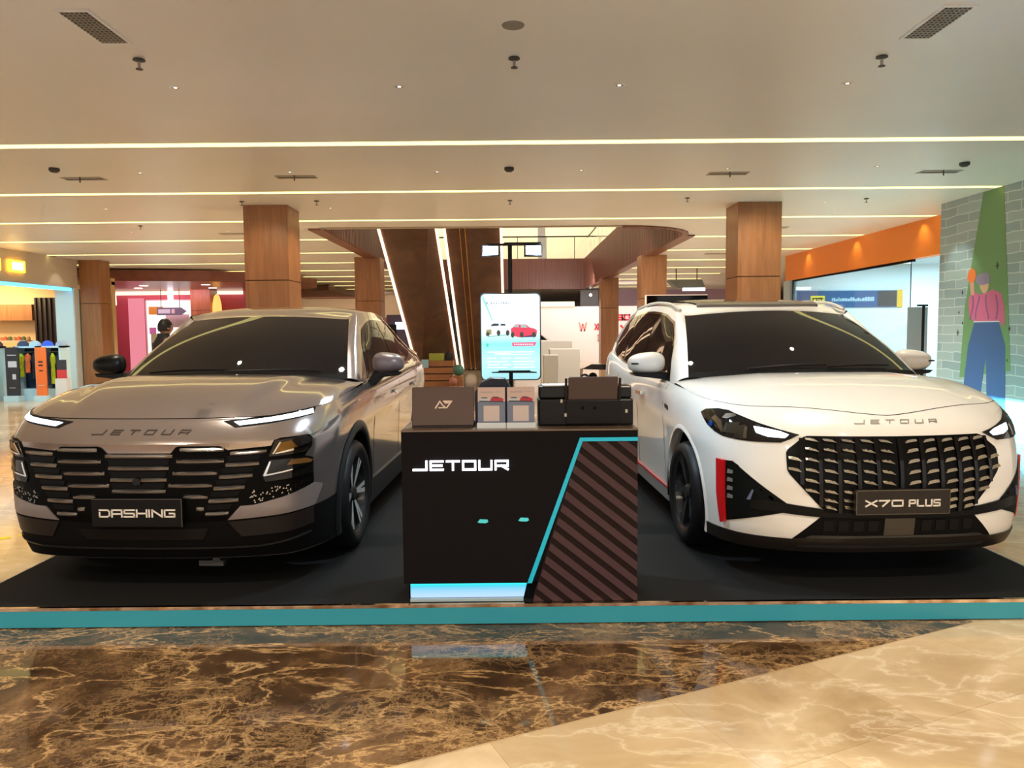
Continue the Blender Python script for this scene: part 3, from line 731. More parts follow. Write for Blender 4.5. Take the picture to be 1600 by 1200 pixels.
    pp = MB().prism([(-.246,.404),(.246,.404),(.246,.556),(-.246,.556)], -.034, .0, 'xz').build('plate', mat('plate black', (.005,.0045,.0045), .3, spec=.15), root, bevel=.003)
    fr = MB()
    for a in ((-.246,.5535,.246,.556),(.243,.404,.246,.556)): fr.bb((a[0], -.0365, a[1]), (a[2], -.0325, a[3]))
    fr.build('plate_frame', mat('plate edge', (.12,.11,.10), .3, .5), pp)
    q = lambda a, b, o: (a, -.034-o, b)
    text_mb(strokes('DASHING', -.206, .210, .456, .500, .0085, .26), q, .002).build('plate_lettering', LETTER, pp)
    text_mb(strokes('JETOUR', -.262, .255, .886, .911, .0042, .9, shear=.6), lambda a, b, o: Wf(a, b, o+.001), .004).build('bonnet_lettering', mat('badge dark silver', (.16,.135,.13), .3, .8), root)
    hook = MB(); hook.bb((.22, .20, .12), (.36, .24, .15)); hook.bb((.30, .20, .14), (.34, .24, .19)); hook.build('tow_bracket', mat('bracket grey', (.05,.05,.05), .5), root)
    # side windows
    def sf(sg): return lambda a, b, o: (sg*(float(S.sx(a, b))+o), a, b)
    bz_ = lambda y: float(S.gh['bz'](y)); rz_ = lambda y: float(S.gh['rz'](y))
    def dlo(d):
        pts = [(1.60-d, bz_(1.6)+.022-d)]
        for y in (1.9, 2.4, 2.9, 3.2): pts.append((y, bz_(y)+.022-d))
        pts += [(3.5, bz_(3.5)+.05-d), (3.78+d, bz_(3.78)+.11), (3.6, rz_(3.6)-.085+d)]
        for y in (3.4, 3.1, 2.8, 2.5, 2.35): pts.append((y, rz_(y)-.065+d))
        pts += [(2.2, rz_(2.2)-.085+d), (2.08-d*.7, 1.455+d), (1.84-d, 1.29+d*.6)]
        return pts
    um = lambda y: float(np.interp(y, S.Y[100:1400], S.U[100:1400]))
    clad = mat('black cladding', (.010,.012,.014), .38, spec=.3)
    for sg in (1, -1):
        f = sf(sg)
        patch(dlo(.018), f, .003, .01, (.1, .1)).build('window_trim', CHROME, root, smooth=True, ang=30)
        patch(dlo(0), f, .007, .01, (.1, .1)).build('window_frame', GLOSSB, root, smooth=True, ang=30)
        for pts in ([(1.68,bz_(1.68)+.04),(2.5,bz_(2.5)+.04),(2.5,rz_(2.5)-.09),(2.26,rz_(2.26)-.10),(2.12,1.43),(1.86,1.26)],
                    [(2.62,bz_(2.62)+.04),(3.3,bz_(3.3)+.05),(3.42,bz_(3.42)+.08),(3.42,rz_(3.42)-.09),(3.1,rz_(3.1)-.09),(2.62,rz_(2.62)-.09)]):
            patch(pts, f, .010, .004, (.1, .1)).build('side_window', TINT, root, smooth=True, ang=30)
        fw = lambda a, b, o, sg=sg: Wf(sg*a, b, o)
        for y in (1.55, 2.55, 3.42):
            u = um(y); patch([(u-.003, .38), (u+.003, .38), (u+.003, float(S.top(u))-.01), (u-.003, float(S.top(u))-.01)], fw, .001, .004, (.1, .1)).build('door_gap', MATTE, root)
        for y in (2.35, 3.25):
            u = um(y); patch([(u-.11, .92), (u+.08, .92), (u+.08, .95), (u-.11, .95)], fw, .03, .02, (.1, .1)).build('door_handle', CHROME, root, bevel=.004)
        u0, u1 = um(1.42), um(3.28)
        patch([(u0, .19), (u1, .19), (u1, .36), (u0, .36)], fw, .014, .02, (.2, .05)).build('side_cladding', clad, root)
        for yy in wy:
            P = []
            for i in range(33):
                a = math.radians(-22+224*i/32); ri, ro = .418, .487
                ring = []
                for r, o in ((ri, -.04), (ri, .010), (.43, .018), (ro-.015, .016), (ro, .004)):
                    y, z = yy+r*math.cos(a), wz+r*math.sin(a); z = max(z, .19)
                    xw = Wf(um(y), min(z, 1.0))[0]
                    ring.append((sg*(max(xw, .90)+o), y, z))
                P.append(ring)
            MB().grid(P).build('arch_trim', clad, root, smooth=True, ang=50)
        mm = mirror(root, (sg*1.045, 1.62, 1.205), sg, MPAINT if sg > 0 else BLACK, (.235, .11, .150))
        b = MB(); b.prism([(sg*.87,1.03),(sg*.95,1.04),(sg*1.0,1.10),(sg*1.13,1.115),(sg*1.15,1.140),(sg*.94,1.145),(sg*.90,1.08)], 1.57, 1.68, 'xz'); b.build('mirror_foot', BLACK, mm, bevel=.008)
        patch([(S.L-1.1,.85),(S.L-.2,.90),(S.L-.2,.96),(S.L-1.0,.98)], fw, .006, .02, (.05, .05)).build('tail_lamp', RED, root, smooth=True)
    c = MB(); c.grid([[S.ws(a, g)+np.array([0, -.004, .006]) for g in (-.03, .03)] for a in np.linspace(-1, 1, 21)]); c.build('cowl', MATTE, root)
    for a0, a1 in ((.05, .80), (-.72, .0)):
        pts = [S.ws(a, .04+.02*math.sin(3*(a-a0)))+np.array([0, -.012, .014]) for a in np.linspace(a0, a1, 9)]
        MB().tube(pts, .007, 6).build('wiper', BLACK, root)
    sp = mat('spoke dark', (.03,.03,.032), .25, .5)
    for y in wy:
        for sg in (1, -1): wheel(root, sg*.835, y, wz, .36, sg, .262, ALU, sp, 6, True)
    return root, S
# ---------------------------------------------------------------- room materials
def vein(N, L, src, scale, width, dist=2.0, detail=6):
    n = noise(N, L, src, scale, detail, .55, dist); a = math_(N, L, 'SUBTRACT', n.outputs[0], .5); b = math_(N, L, 'ABSOLUTE', a.outputs[0])
    c = math_(N, L, 'DIVIDE', b.outputs[0], width); d = math_(N, L, 'SUBTRACT', 1, c.outputs[0]); d.use_clamp = True; return d
def crackle(N, L, src, scale, width, rnd=1.0, warp=.25, wscale=2.5):
    """thin branching veins: warped voronoi cell borders"""
    n0 = noise(N, L, src, wscale*scale/2, 5, .6); sv = N.new('ShaderNodeVectorMath'); sv.operation = 'SCALE'; L.new(n0.outputs[1], sv.inputs[0]); sv.inputs[3].default_value = warp*2/scale
    ad = N.new('ShaderNodeVectorMath'); ad.operation = 'ADD'; L.new(src.outputs[0], ad.inputs[0]); L.new(sv.outputs[0], ad.inputs[1])
    v = N.new('ShaderNodeTexVoronoi'); v.feature = 'DISTANCE_TO_EDGE'; v.inputs['Scale'].default_value = scale; v.inputs['Randomness'].default_value = rnd; L.new(ad.outputs[0], v.inputs[0])
    c = math_(N, L, 'DIVIDE', v.outputs[0], width); d = math_(N, L, 'SUBTRACT', 1, c.outputs[0]); d.use_clamp = True; d = math_(N, L, 'POWER', d.outputs[0], 1.6); return d
def ridge(N, L, src, scale, power, detail=8, rough=.62, dist=.4):
    """wispy strands: |noise-.5| sharpened"""
    n = noise(N, L, src, scale, detail, rough, dist); a = math_(N, L, 'SUBTRACT', n.outputs[0], .5); b = math_(N, L, 'ABSOLUTE', a.outputs[0])
    c = math_(N, L, 'MULTIPLY', b.outputs[0], 3.2); d = math_(N, L, 'SUBTRACT', 1, c.outputs[0]); d.use_clamp = True; return math_(N, L, 'POWER', d.outputs[0], power)
def marble_brown():
    m = mat('brown emperador marble', (.1,.05,.02), .06, spec=.5); N, L, b = nodes(m); t = texco(N, L, (1,2.1,1), (0,0,-.5)); t0 = texco(N, L)
    n = noise(N, L, t0, 1.5, 9, .66, .9); r = ramp(N, [(.35,(.022,.011,.006)),(.50,(.056,.029,.014)),(.61,(.125,.068,.031)),(.74,(.25,.15,.075))]); L.new(n.outputs[0], r.inputs[0])
    a = ridge(N, L, t, 1.9, 34); b2 = ridge(N, L, t, 4.2, 20, 9, .68); t3 = texco(N, L, (1.6,1,1), (0,0,.9)); c2 = ridge(N, L, t3, 5.5, 24, 9, .7)
    mk = noise(N, L, t0, 1.3, 3); mr = ramp(N, [(.42,(.03,.03,.03)),(.62,(1,1,1))]); L.new(mk.outputs[0], mr.inputs[0])
    x = math_(N, L, 'MAXIMUM', b2.outputs[0], c2.outputs[0]); x = math_(N, L, 'MULTIPLY', x.outputs[0], mr.outputs[0]); x = math_(N, L, 'MULTIPLY', x.outputs[0], .8)
    x = math_(N, L, 'MAXIMUM', x.outputs[0], a.outputs[0]); x = math_(N, L, 'MULTIPLY', x.outputs[0], .85); x.use_clamp = True
    mx = mixc(N, L, x.outputs[0], r.outputs[0], (.52,.32,.14)); L.new(mx.outputs[2], b.inputs['Base Color']); return m
def marble_cream():
    m = mat('cream marble tile', (.6,.45,.3), .12); N, L, b = nodes(m); t0 = texco(N, L); t = texco(N, L, (1,2,1), (0,0,-.8))
    n = noise(N, L, t0, 1.3, 6, .6, 1.0); r = ramp(N, [(.3,(.36,.25,.135)),(.55,(.52,.395,.24)),(.75,(.62,.50,.335))]); L.new(n.outputs[0], r.inputs[0])
    v = ridge(N, L, t, 1.4, 26, 7, .58); f = math_(N, L, 'MULTIPLY', v.outputs[0], .42)
    mx = mixc(N, L, f.outputs[0], r.outputs[0], (.80,.70,.55))
    br = N.new('ShaderNodeTexBrick'); br.offset = .35; br.inputs['Scale'].default_value = 1; br.inputs['Mortar Size'].default_value = .0012; br.inputs['Brick Width'].default_value = .8; br.inputs['Row Height'].default_value = .6
    t2 = texco(N, L, (1,1,1), (0,0,-math.radians(24.3))); t2.inputs['Location'].default_value = (.25,.42,0); L.new(t2.outputs[0], br.inputs[0]); br.inputs['Color1'].default_value = (1,1,1,1); br.inputs['Color2'].default_value = (.80,.76,.68,1); br.inputs['Mortar'].default_value = (.62,.52,.42,1)
    mm = N.new('ShaderNodeMix'); mm.data_type = 'RGBA'; mm.blend_type = 'MULTIPLY'; mm.inputs[0].default_value = 1; L.new(mx.outputs[2], mm.inputs[6]); L.new(br.outputs[0], mm.inputs[7]); L.new(mm.outputs[2], b.inputs['Base Color']); return m
def carpet():
    m = mat('black stage carpet', (.005,.005,.0055), .85, spec=.2); N, L, b = nodes(m); t = texco(N, L)
    n = noise(N, L, t, 300, 2); bp = N.new('ShaderNodeBump'); bp.inputs['Strength'].default_value = .3; bp.inputs['Distance'].default_value = .003; L.new(n.outputs[0], bp.inputs['Height']); L.new(bp.outputs[0], b.inputs['Normal']); return m
def ceilmat():
    m = mat('ceiling paint', (.62,.56,.50), .38, spec=.35); N, L, b = nodes(m); t = texco(N, L); n = noise(N, L, t, .5, 3); r = ramp(N, [(.3,(.72,.72,.73)),(.7,(.77,.77,.78))]); L.new(n.outputs[0], r.inputs[0]); L.new(r.outputs[0], b.inputs['Base Color']); return m
def brickwall():
    m = mat('painted mural brick', (.3,.4,.4), .6); N, L, b = nodes(m); t = texco(N, L, (1,1,1)); sw = N.new('ShaderNodeSeparateXYZ'); L.new(t.outputs[0], sw.inputs[0]); cb = N.new('ShaderNodeCombineXYZ'); L.new(sw.outputs[1], cb.inputs[0]); L.new(sw.outputs[2], cb.inputs[1])
    n0 = noise(N, L, t, 3, 3); ad = N.new('ShaderNodeVectorMath'); ad.operation = 'SCALE'; L.new(n0.outputs[1], ad.inputs[0]); ad.inputs[3].default_value = .07; a2 = N.new('ShaderNodeVectorMath'); a2.operation = 'ADD'; L.new(cb.outputs[0], a2.inputs[0]); L.new(ad.outputs[0], a2.inputs[1])
    br = N.new('ShaderNodeTexBrick'); br.inputs['Scale'].default_value = 1; br.inputs['Mortar Size'].default_value = .010; br.inputs['Brick Width'].default_value = .62; br.inputs['Row Height'].default_value = .145; br.inputs['Mortar Smooth'].default_value = .4
    br.inputs['Color1'].default_value = (.24,.31,.36,1); br.inputs['Color2'].default_value = (.35,.42,.45,1); br.inputs['Mortar'].default_value = (.50,.57,.58,1); L.new(a2.outputs[0], br.inputs[0]); L.new(br.outputs[0], b.inputs['Base Color']); return m
MBR = marble_brown(); MCR = marble_cream(); CEILM = ceilmat()
WOOD = wood('walnut veneer', (.27,.115,.045), (.40,.185,.080), (5, 5, .35), .35)
WOODD = wood('reddish slat wood', (.15,.048,.028), (.22,.078,.046), (5, 5, .35), .4)
STRIP = lit('ceiling strip light', (1,.84,.30), 2.0)
CREAMW = mat('cream plaster', (.70,.60,.50), .5)
WHITEW = mat('white wall', (.80,.76,.74), .5)
CYANW = mat('pale shop wall', (.72,.80,.84), .45)
TEAL = mat('teal vinyl', (.025,.25,.33), .3)
DARKW = mat('dark brown fin wood', (.030,.014,.010), .5)

# ---------------------------------------------------------------- floor, stage
f = MB(); f.add([(-30,-12,0),(30,-12,0),(30,60,0),(-30,60,0)], [(0,1,2,3)]); struct(f.build('floor', MCR))
f = MB(); f.prism([(-14,-3.5),(-2.9,1.53),(2.413,3.927),(2.413,4.15),(-14,4.15)], .0, .0015, 'xy'); struct(f.build('floor_brown_field', MBR))
SX0, SX1, SY0, SY1 = -2.965, 3.065, 3.955, 9.6
st = MB(); st.bb((SX0, SY0+.004, .0017), (SX1, SY1, .108)); st = st.build('stage', BLACK)
tag(st, 'low black carpeted display stage with a teal front band under both cars', 'stage')
MB().bb((SX0+.01, SY0+.022, .108), (SX1-.01, SY1-.01, .1099)).build('carpet', carpet(), st)
MB().bb((SX0, SY0, .006), (SX1, SY0+.004, .094)).build('front_band', TEAL, st)
MB().bb((SX0, SY0-.001, .0945), (SX1, SY0+.022, .1115)).build('edge_trim', mat('copper mirror trim', (.80,.52,.32), .10, 1), st)
mt = bpy.data.materials['copper mirror trim']; N, L, b = nodes(mt); t = texco(N, L, (1,1,1)); n = noise(N, L, t, 9, 3); r = ramp(N, [(.35,(.42,.22,.10)),(.6,(.95,.72,.50))]); L.new(n.outputs[0], r.inputs[0]); L.new(r.outputs[0], b.inputs['Base Color'])
al = mat('edge aluminium', (.5,.5,.5), .3, .8)
for x in (SX0-.012, SX1): MB().bb((x, SY0, .0017), (x+.012, SY1, .111)).build('side_trim', al, st)
ym = mat('yellow floor paint', (.95,.78,.0), .4)
def floor_mark(x, y, r, lab):
    o = MB().lathe([(0,.002),(r,.002),(r,0),(0,0)], 'z', (0,0,0), 24).build('floor_mark', ym, loc=(x, y, .0)); tag(o, lab, 'floor mark')
floor_mark(-3.86, 5.77, .040, 'larger round yellow mark on the cream floor beside the stage')
floor_mark(-3.78, 5.84, .022, 'smaller round yellow mark behind the larger one on the cream floor')

# ---------------------------------------------------------------- ceiling with atrium opening and light slots
VX0, VX1, VY0, VY1 = -3.62, 3.70, 15.2, 38.0
def void_outline():
    pts = [(VX0, VY0), (VX0, VY1), (VX1, VY1)]
    r = 1.5
    for i in range(9):
        a = math.pi/2*i/8; pts.append((VX1-r+r*math.cos(a), VY0+.9*(1-math.sin(a)) if False else VY0+r-r*math.sin(a)))
    return pts
VO = void_outline()
strips = [8.40+2.875*i for i in range(11)]
bmc = bmesh.new()
outer = [bmc.verts.new(p+(CEIL,)) for p in ((-18,-3.5),(18,-3.5),(18,60),(-18,60))]
inner = [bmc.verts.new(p+(CEIL,)) for p in VO]
es = [bmc.edges.new((outer[i], outer[(i+1) % 4])) for i in range(4)]+[bmc.edges.new((inner[i], inner[(i+1) % len(inner)])) for i in range(len(inner))]
bmesh.ops.triangle_fill(bmc, edges=es, use_beauty=True)
me = bpy.data.meshes.new('ceiling'); bmc.to_mesh(me); bmc.free(); me.materials.append(CEILM); o = bpy.data.objects.new('ceiling', me); sc.collection.objects.link(o); struct(o)
for i, y in enumerate(strips):
    w_ = .115 if i else .145
    segs = [(-17.9, 17.9)] if y < VY0 else [(-17.9, VX0-.3), (VX1+.3, 17.9)]
    if i > 0 : segs = [(a, min(b, 7.1 if y < 13 else 7.75)) for a, b in segs]
    lab = ['nearest ceiling light strip running the full width above the cars', 'second light strip across the ceiling, just in front of the wooden columns'] + ['third light strip across the ceiling behind the near wooden columns']
    root = thing('ceiling_strip_light', lab[i] if i < 3 else '%s thin light strip counted back across the far ceiling' % ['fourth','fifth','sixth','seventh','eighth','ninth','tenth','eleventh'][i-3], 'strip light', (0, y, CEIL), 0, 'linear light strips in the ceiling')
    for a, b in segs:
        MB().bb((a, -w_/2, -.004), (b, w_/2, .004)).build('diffuser', STRIP, root)
        MB().bb((a, w_/2, -.006), (b, w_/2+.012, .006)).build('slot_edge', CEILM, root)
# atrium walls
rim = MB(); 
def slatrun(mb, p0, p1, z0, z1, n_out, step=.16, wv=.07, dep=.05):
    p0 = Vector(p0); p1 = Vector(p1); d = (p1-p0); ln = d.length; d.normalize(); nn = int(ln/step); ang = math.atan2(d.y, d.x); R = Matrix.Rotation(ang, 3, 'Z')
    for i in range(nn):
        c = p0+d*(i+.5)*ln/nn+Vector(n_out)*dep/2; mb.box((c.x, c.y, (z0+z1)/2), (wv, dep, z1-z0), 0, R)
FZ = 5.0
for nm, p0, p1, no in (('trim_1',(VX0,VY0),(VX0,VY1),(1,0)),('trim_2',(VX0,VY1),(VX1,VY1),(0,-1)),('trim_3',(VX1,VY1),(VX1,VY0+1.5),(-1,0))):
    m = MB(); a = Vector(p0); b_ = Vector(p1); n_ = Vector(no)
    q = [a-n_*.3, b_-n_*.3, b_, a]; m.prism([(v.x, v.y) for v in q], CEIL-.03, FZ, 'xy')
    slatrun(m, (*p0, 0), (*p1, 0), CEIL-.04, FZ-.02, (*no, 0)); o = m.build(nm, WOODD); struct(o)
m = MB(); arc = VO[3:]
for i in range(len(arc)-1):
    a = Vector((*arc[i], 0)); b_ = Vector((*arc[i+1], 0)); d = (b_-a).normalized(); n_ = Vector((-d.y, d.x, 0))
    if (Vector((VX1-1.5, VY0+1.5, 0))-a).dot(n_) < 0: n_ = -n_
    m.prism([tuple(v.xy) for v in (a-n_*.12, b_-n_*.12, b_, a)], CEIL-.03, FZ, 'xy'); slatrun(m, a, b_, CEIL-.04, FZ-.02, n_, .12)
struct(m.build('trim_4', WOODD))
struct(MB().bb((VX0-.05, VY0-.12, CEIL-.02), (VX1-1.5, VY0, FZ)).build('trim_5', mat('void front edge', (.42,.34,.27), .5)))
# upper storey seen through the opening
struct(MB().bb((-14, 47, FZ-1), (16, 47.2, 9)).build('wall_upper_back', mat('upper cream wall', (.72,.62,.46), .5)))
struct(MB().bb((-14, 10, 8.6), (16, 47.2, 8.7)).build('ceiling_upper', CEILM))
for k, y in enumerate((40.5, 43, 45.5)): tag(MB().bb((-6, y, 8.55), (8, y+.12, 8.595)).build('upper_strip_light', STRIP), '%s light strip on the upper floor ceiling beyond the atrium' % ['nearest', 'middle', 'farthest'][k], 'strip light')
glassm = mat('clear glass', (.9,.95,.93), .02, trans=1); 
bal = thing('balustrade', 'glass balustrade with dark handrail above the far slatted fascia of the atrium', 'railing', (0, VY1+.15, FZ))
MB().bb((VX0, -.01, .02), (VX1+.6, .01, 1.05)).build('glass_panel', glassm, bal)
MB().bb((VX0, -.03, 1.05), (VX1+.6, .03, 1.11)).build('handrail', BLACK, bal)
for x in (-2.4, -1.0, .4, 1.8, 3.2): MB().bb((x, -.015, 0), (x+.03, .015, 1.05)).build('post', BLACK, bal)
br_ = thing('balustrade', 'glass balustrade with metal posts along the right edge of the atrium', 'railing', (VX1+.15, 0, FZ))
MB().bb((-.01, VY0+2, .02), (.01, VY1, 1.0)).build('glass_panel', glassm, br_)
for i in range(12): y = 20+i*1.5; MB().bb((-.015, y, 0), (.015, y+.03, 1.0)).build('post', mat('post steel', (.5,.48,.45), .3, 1) if i == 0 else bpy.data.materials['post steel'], br_)
MB().bb((-.03, VY0+2, 1.0), (.03, VY1, 1.05)).build('handrail', BLACK, br_)
pu = tag(MB().bb((1.55, 41.5, FZ+.05), (1.95, 41.9, 8.58)).build('upper_column', WHITEW), 'pale column on the upper floor seen through the atrium opening', 'column')

# ---------------------------------------------------------------- columns
def column(x, y, lab, wv=.70, h=CEIL):
    t = thing('wooden_column', lab, 'column', (x, y, 0), 0, 'wood clad columns of the hall')
    MB().bb((-wv/2, -wv/2, 0), (wv/2, wv/2, 2.36)).build('lower_panel', WOOD, t, bevel=.006)
    MB().bb((-wv/2, -wv/2, 2.372), (wv/2, wv/2, h-.0)).build('upper_panel', WOOD, t, bevel=.006)
    MB().bb((-wv/2+.012, -wv/2+.012, 2.355), (wv/2-.012, wv/2-.012, 2.375)).build('joint', MATTE, t)
    return t
column(-3.855, 12.69, 'near wooden column rising behind the grey car')
column(4.01, 12.77, 'near wooden column rising behind the white car')
column(-3.87, 21.5, 'wooden column in the second row, left of the lit escalator panels')
column(3.95, 21.5, 'wooden column in the second row, right of the atrium, behind the dark signboard')
column(3.95, 30.8, 'farthest wooden column, right of the wall with red letters')
column(-11.51, 21.55, 'wooden column beside the sportswear shop on the left', .56)
column(-11.60, 29.4, 'wooden column with an orange wall lamp beside the pink shop', .74, 3.155)
wl = thing('wall_lamp', 'glowing orange oval lamp on the side of the far left column', 'lamp', (-11.04, 29.2, 2.30))
MB().lathe([(0,-.75),(.10,-.68),(.16,-.3),(.17,0),(.16,.3),(.10,.6),(0,.7)], 'z', (0,0,0), 20).build('lamp_shade', lit('orange lamp glow', (1,.42,.10), 1.3), wl, smooth=True)
MB().bb((-.14,-.05,-.2), (-.0,.05,.2)).build('bracket', BLACK, wl)
struct(MB().bb((-18.4,58,0),(18.2,58.2,CEIL)).build('wall_back', WHITEW))
struct(MB().bb((-18.4,9,0),(-18.2,58,CEIL)).build('wall_left', CREAMW))
struct(MB().bb((18,9,0),(18.2,58,CEIL)).build('wall_right', CREAMW))
# ---------------------------------------------------------------- ceiling fittings
VENTM = mat('vent grey', (.28,.26,.23), .5); VENTD = mat('vent dark', (.04,.04,.04), .6)
def vent(x, y, w_, d_, lab, grp=None):
    t = thing('ceiling_vent', lab, 'vent', (x, y, CEIL), 0, grp)
    MB().bb((-w_/2,-d_/2,-.004),(w_/2,d_/2,-.001)).build('backing', VENTD, t)
    m = MB()
    for a in ((-w_/2-.02,-d_/2-.02,-w_/2,d_/2+.02),(w_/2,-d_/2-.02,w_/2+.02,d_/2+.02),(-w_/2,-d_/2-.02,w_/2,-d_/2),(-w_/2,d_/2,w_/2,d_/2+.02)): m.bb((a[0],a[1],-.010),(a[2],a[3],-.0005))
    m.build('frame', CEILM, t)
    m = MB()
    for i in range(1, 14): y_ = -d_/2+d_*i/14; m.bb((-w_/2,y_-.005,-.010),(w_/2,y_+.005,-.005))
    for i in range(1, 6): x_ = -w_/2+w_*i/6; m.bb((x_-.004,-d_/2,-.009),(x_+.004,d_/2,-.005))
    m.build('grille', VENTM, t); return t
vent(-2.70, 5.2, .18, .52, 'rectangular ceiling vent with grille above the grey car, upper left')
vent(2.84, 5.23, .18, .52, 'rectangular ceiling vent with grille above the white car, upper right')
def sprinkler(x, y, lab, s=1.0):
    t = thing('sprinkler', lab, 'sprinkler', (x, y, CEIL), 0, 'fire sprinklers on the ceiling')
    MB().lathe([(0,-.001),(.035*s,-.001),(.038*s,-.010),(.018*s,-.014),(0,-.014)], 'z', n=20).build('escutcheon', VENTD, t, smooth=True)
    MB().cyl((0,0,-.012),(0,0,-.06*s),.010*s,10).build('nozzle', DCHROME, t)
    MB().lathe([(0,-.058*s),(.022*s,-.060*s),(.022*s,-.064*s),(0,-.064*s)], 'z', n=16).build('deflector', VENTD, t); return t
for i, (x, y) in enumerate([(-2.70,5.80),(.05,5.83),(2.78,5.86)]): sprinkler(x, y, ['leftmost','middle','rightmost'][i]+' of the three black sprinklers on the near ceiling', 1.15)
for i, (x, y) in enumerate([(-4.1,12.0),(-2.95,12.0),(.02,12.1),(2.75,12.0),(5.6,12.2),(-6.9,14.6)]): sprinkler(x, y, ['small sprinkler left of the near left column','small sprinkler right of the near left column','small sprinkler above the lit poster between the light strips','small sprinkler left of the near right column','small sprinkler right of the near right column','small sprinkler far left beyond the third strip'][i], 1.0)
def sensor(x, y, lab):
    o = MB().lathe([(0,0),(.06,0),(.06,-.03),(.035,-.05),(0,-.052)], 'z', n=24).build('smoke_detector', VENTD, loc=(x, y, CEIL), smooth=True); tag(o, lab, 'smoke detector', 'smoke detectors')
sensor(-5.51, 9.51, 'dark smoke detector on the ceiling at the left, behind the first strip'); sensor(5.61, 9.61, 'dark smoke detector on the ceiling at the right, behind the first strip'); sensor(.01, 9.69, 'dark smoke detector at the centre, behind the first strip')
o = MB().lathe([(0,0),(.075,0),(.072,-.006),(0,-.008)], 'z', n=32).build('ceiling_speaker', mat('speaker grille', (.22,.20,.18), .6), loc=(.04, 5.22, CEIL)); tag(o, 'round grey ceiling speaker above the middle of the scene', 'speaker')
DLG = lit('downlight glow', (1,.88,.68), 3)
def downlight(x, y, lab, r=.045, glow=True):
    t = thing('downlight', lab, 'downlight', (x, y, CEIL), 0, 'recessed downlights')
    MB().lathe([(r*.72,0),(r*.75,-.006),(r,-.006),(r*1.05,0)], 'z', n=24).build('ring', WHITE, t, smooth=True)
    MB().lathe([(0,-.0015),(r*.72,-.0015)], 'z', n=20).build('reflector', mat('downlight dark', (.10,.09,.08), .3) if 'downlight dark' not in bpy.data.materials else bpy.data.materials['downlight dark'], t)
    if glow: MB().lathe([(0,-.003),(r*.33,-.003)], 'z', n=12).build('bulb', DLG, t)
    return t
DL = [(-2.72,6.46),(-.89,6.48),(.92,6.49),(2.80,6.49)]
for i, (x, y) in enumerate(DL): downlight(x, y, ['first','second','third','fourth'][i]+' from the left in the near row of downlights')
DL2 = [(-4.61,9.81),(-.90,9.89),(.92,9.88),(2.76,9.85),(4.62,9.79),(-2.75,9.85)]
for i, (x, y) in enumerate(DL2): downlight(x, y, 'downlight between the first and second strips, '+['far left','left of centre','right of centre','above the white car','far right','above the grey car'][i])
for i, (x, y) in enumerate([(-6.5,12.6),(-2.9,12.7),(5.1,12.55),(8.0,9.85),(-7.5,15.5),(-5.6,15.5)]): downlight(x, y, 'downlight '+['far left beyond the second strip','just right of the near left column','just right of the near right column','at the far right edge near the brick mural','leftmost beyond the third strip','second from left beyond the third strip'][i], .05)
for i, x in enumerate((-5.5,-2.75,2.85,5.6)):
    t = thing('linear_diffuser', ['leftmost long grey air slot on the ceiling between two strips','long grey air slot in front of the near left column','long grey air slot in front of the near right column','rightmost long grey air slot on the ceiling between two strips'][i], 'vent', (x, 10.15, CEIL), 0, 'linear air slots')
    MB().bb((-.26,-.10,-.006),(.26,.10,-.001)).build('slot_plate', VENTM, t); MB().bb((-.24,-.01,-.012),(.24,.01,-.005)).build('slot', VENTD, t); MB().cyl((0,-.1,0),(0,-.1,-.07),.008,8).build('rod', VENTD, t)
for i, (x, y) in enumerate(((-5.6,15.9),(5.3,15.6),(5.6,21.0))):
    t = thing('linear_diffuser', ['far air slot on the ceiling left of the atrium','air slot on the ceiling right of the near right column','farthest air slot on the ceiling right of the atrium'][i], 'vent', (x, y, CEIL), 0, 'linear air slots')
    MB().bb((-.3,-.12,-.006),(.3,.12,-.001)).build('slot_plate', VENTM, t)

# ---------------------------------------------------------------- mural wall and right shop
BW = brickwall()
struct(MB().bb((7.13, 5.5, 0), (7.33, 12.83, CEIL)).build('wall_mural', BW))
struct(MB().bb((7.33, 12.63, 0), (7.8, 12.83, CEIL)).build('wall_mural_return', mat('teal grey wall', (.30,.40,.42), .5)))
mu = thing('mural', 'painted mural of a person in pink blouse and wide blue trousers holding an orange ball', 'mural', (7.1275, 0, 0))
def mpoly(name, pts, col, k=0, rough=.6):
    m = MB(); m.prism(pts, -.002-.0015*k, 0.0, 'yz'); return m.build(name, mat('mural '+name+str(len(bpy.data.materials)), col, rough), mu)
beam = mpoly('green_beam', [(11.70,3.545),(11.22,3.545),(11.02,1.809),(10.93,.9),(12.16,.73),(12.08,1.838)], (.14,.26,.12))
tr = mpoly('trousers', [(11.812,1.60),(11.223,1.60),(11.059,1.259),(11.02,.444),(11.02,.0),(11.44,0),(11.45,.487),(11.498,1.076),(11.60,.548),(11.68,.0),(12.16,0),(12.043,.635),(11.958,1.24)], (.045,.10,.27), 1)
bl = mpoly('blouse', [(11.872,2.087),(11.739,2.022),(11.644,2.027),(11.52,2.041),(11.4,2.082),(11.189,2.015),(11.105,1.81),(11.079,1.608),(11.133,1.534),(11.227,1.646),(11.239,1.6),(11.813,1.606),(11.951,1.716),(11.981,1.954),(11.919,2.03)], (.60,.13,.27), 2)
for x0 in (11.30, 11.50, 11.74, 11.9):
    pts = [(x0+.045*math.sin(z*9+x0*9), z) for z in [1.64+i*.04 for i in range(10)]]
    mpoly('blouse_fold', [(a-.018, b) for a, b in pts]+[(a+.018, b) for a, b in pts[::-1]], (.28,.08,.26), 3)
mpoly('hair', smooth_poly([(11.80,2.22),(11.77,2.31),(11.64,2.34),(11.50,2.32),(11.46,2.22),(11.53,2.17),(11.70,2.16)], 4), (.27,.22,.36), 4)
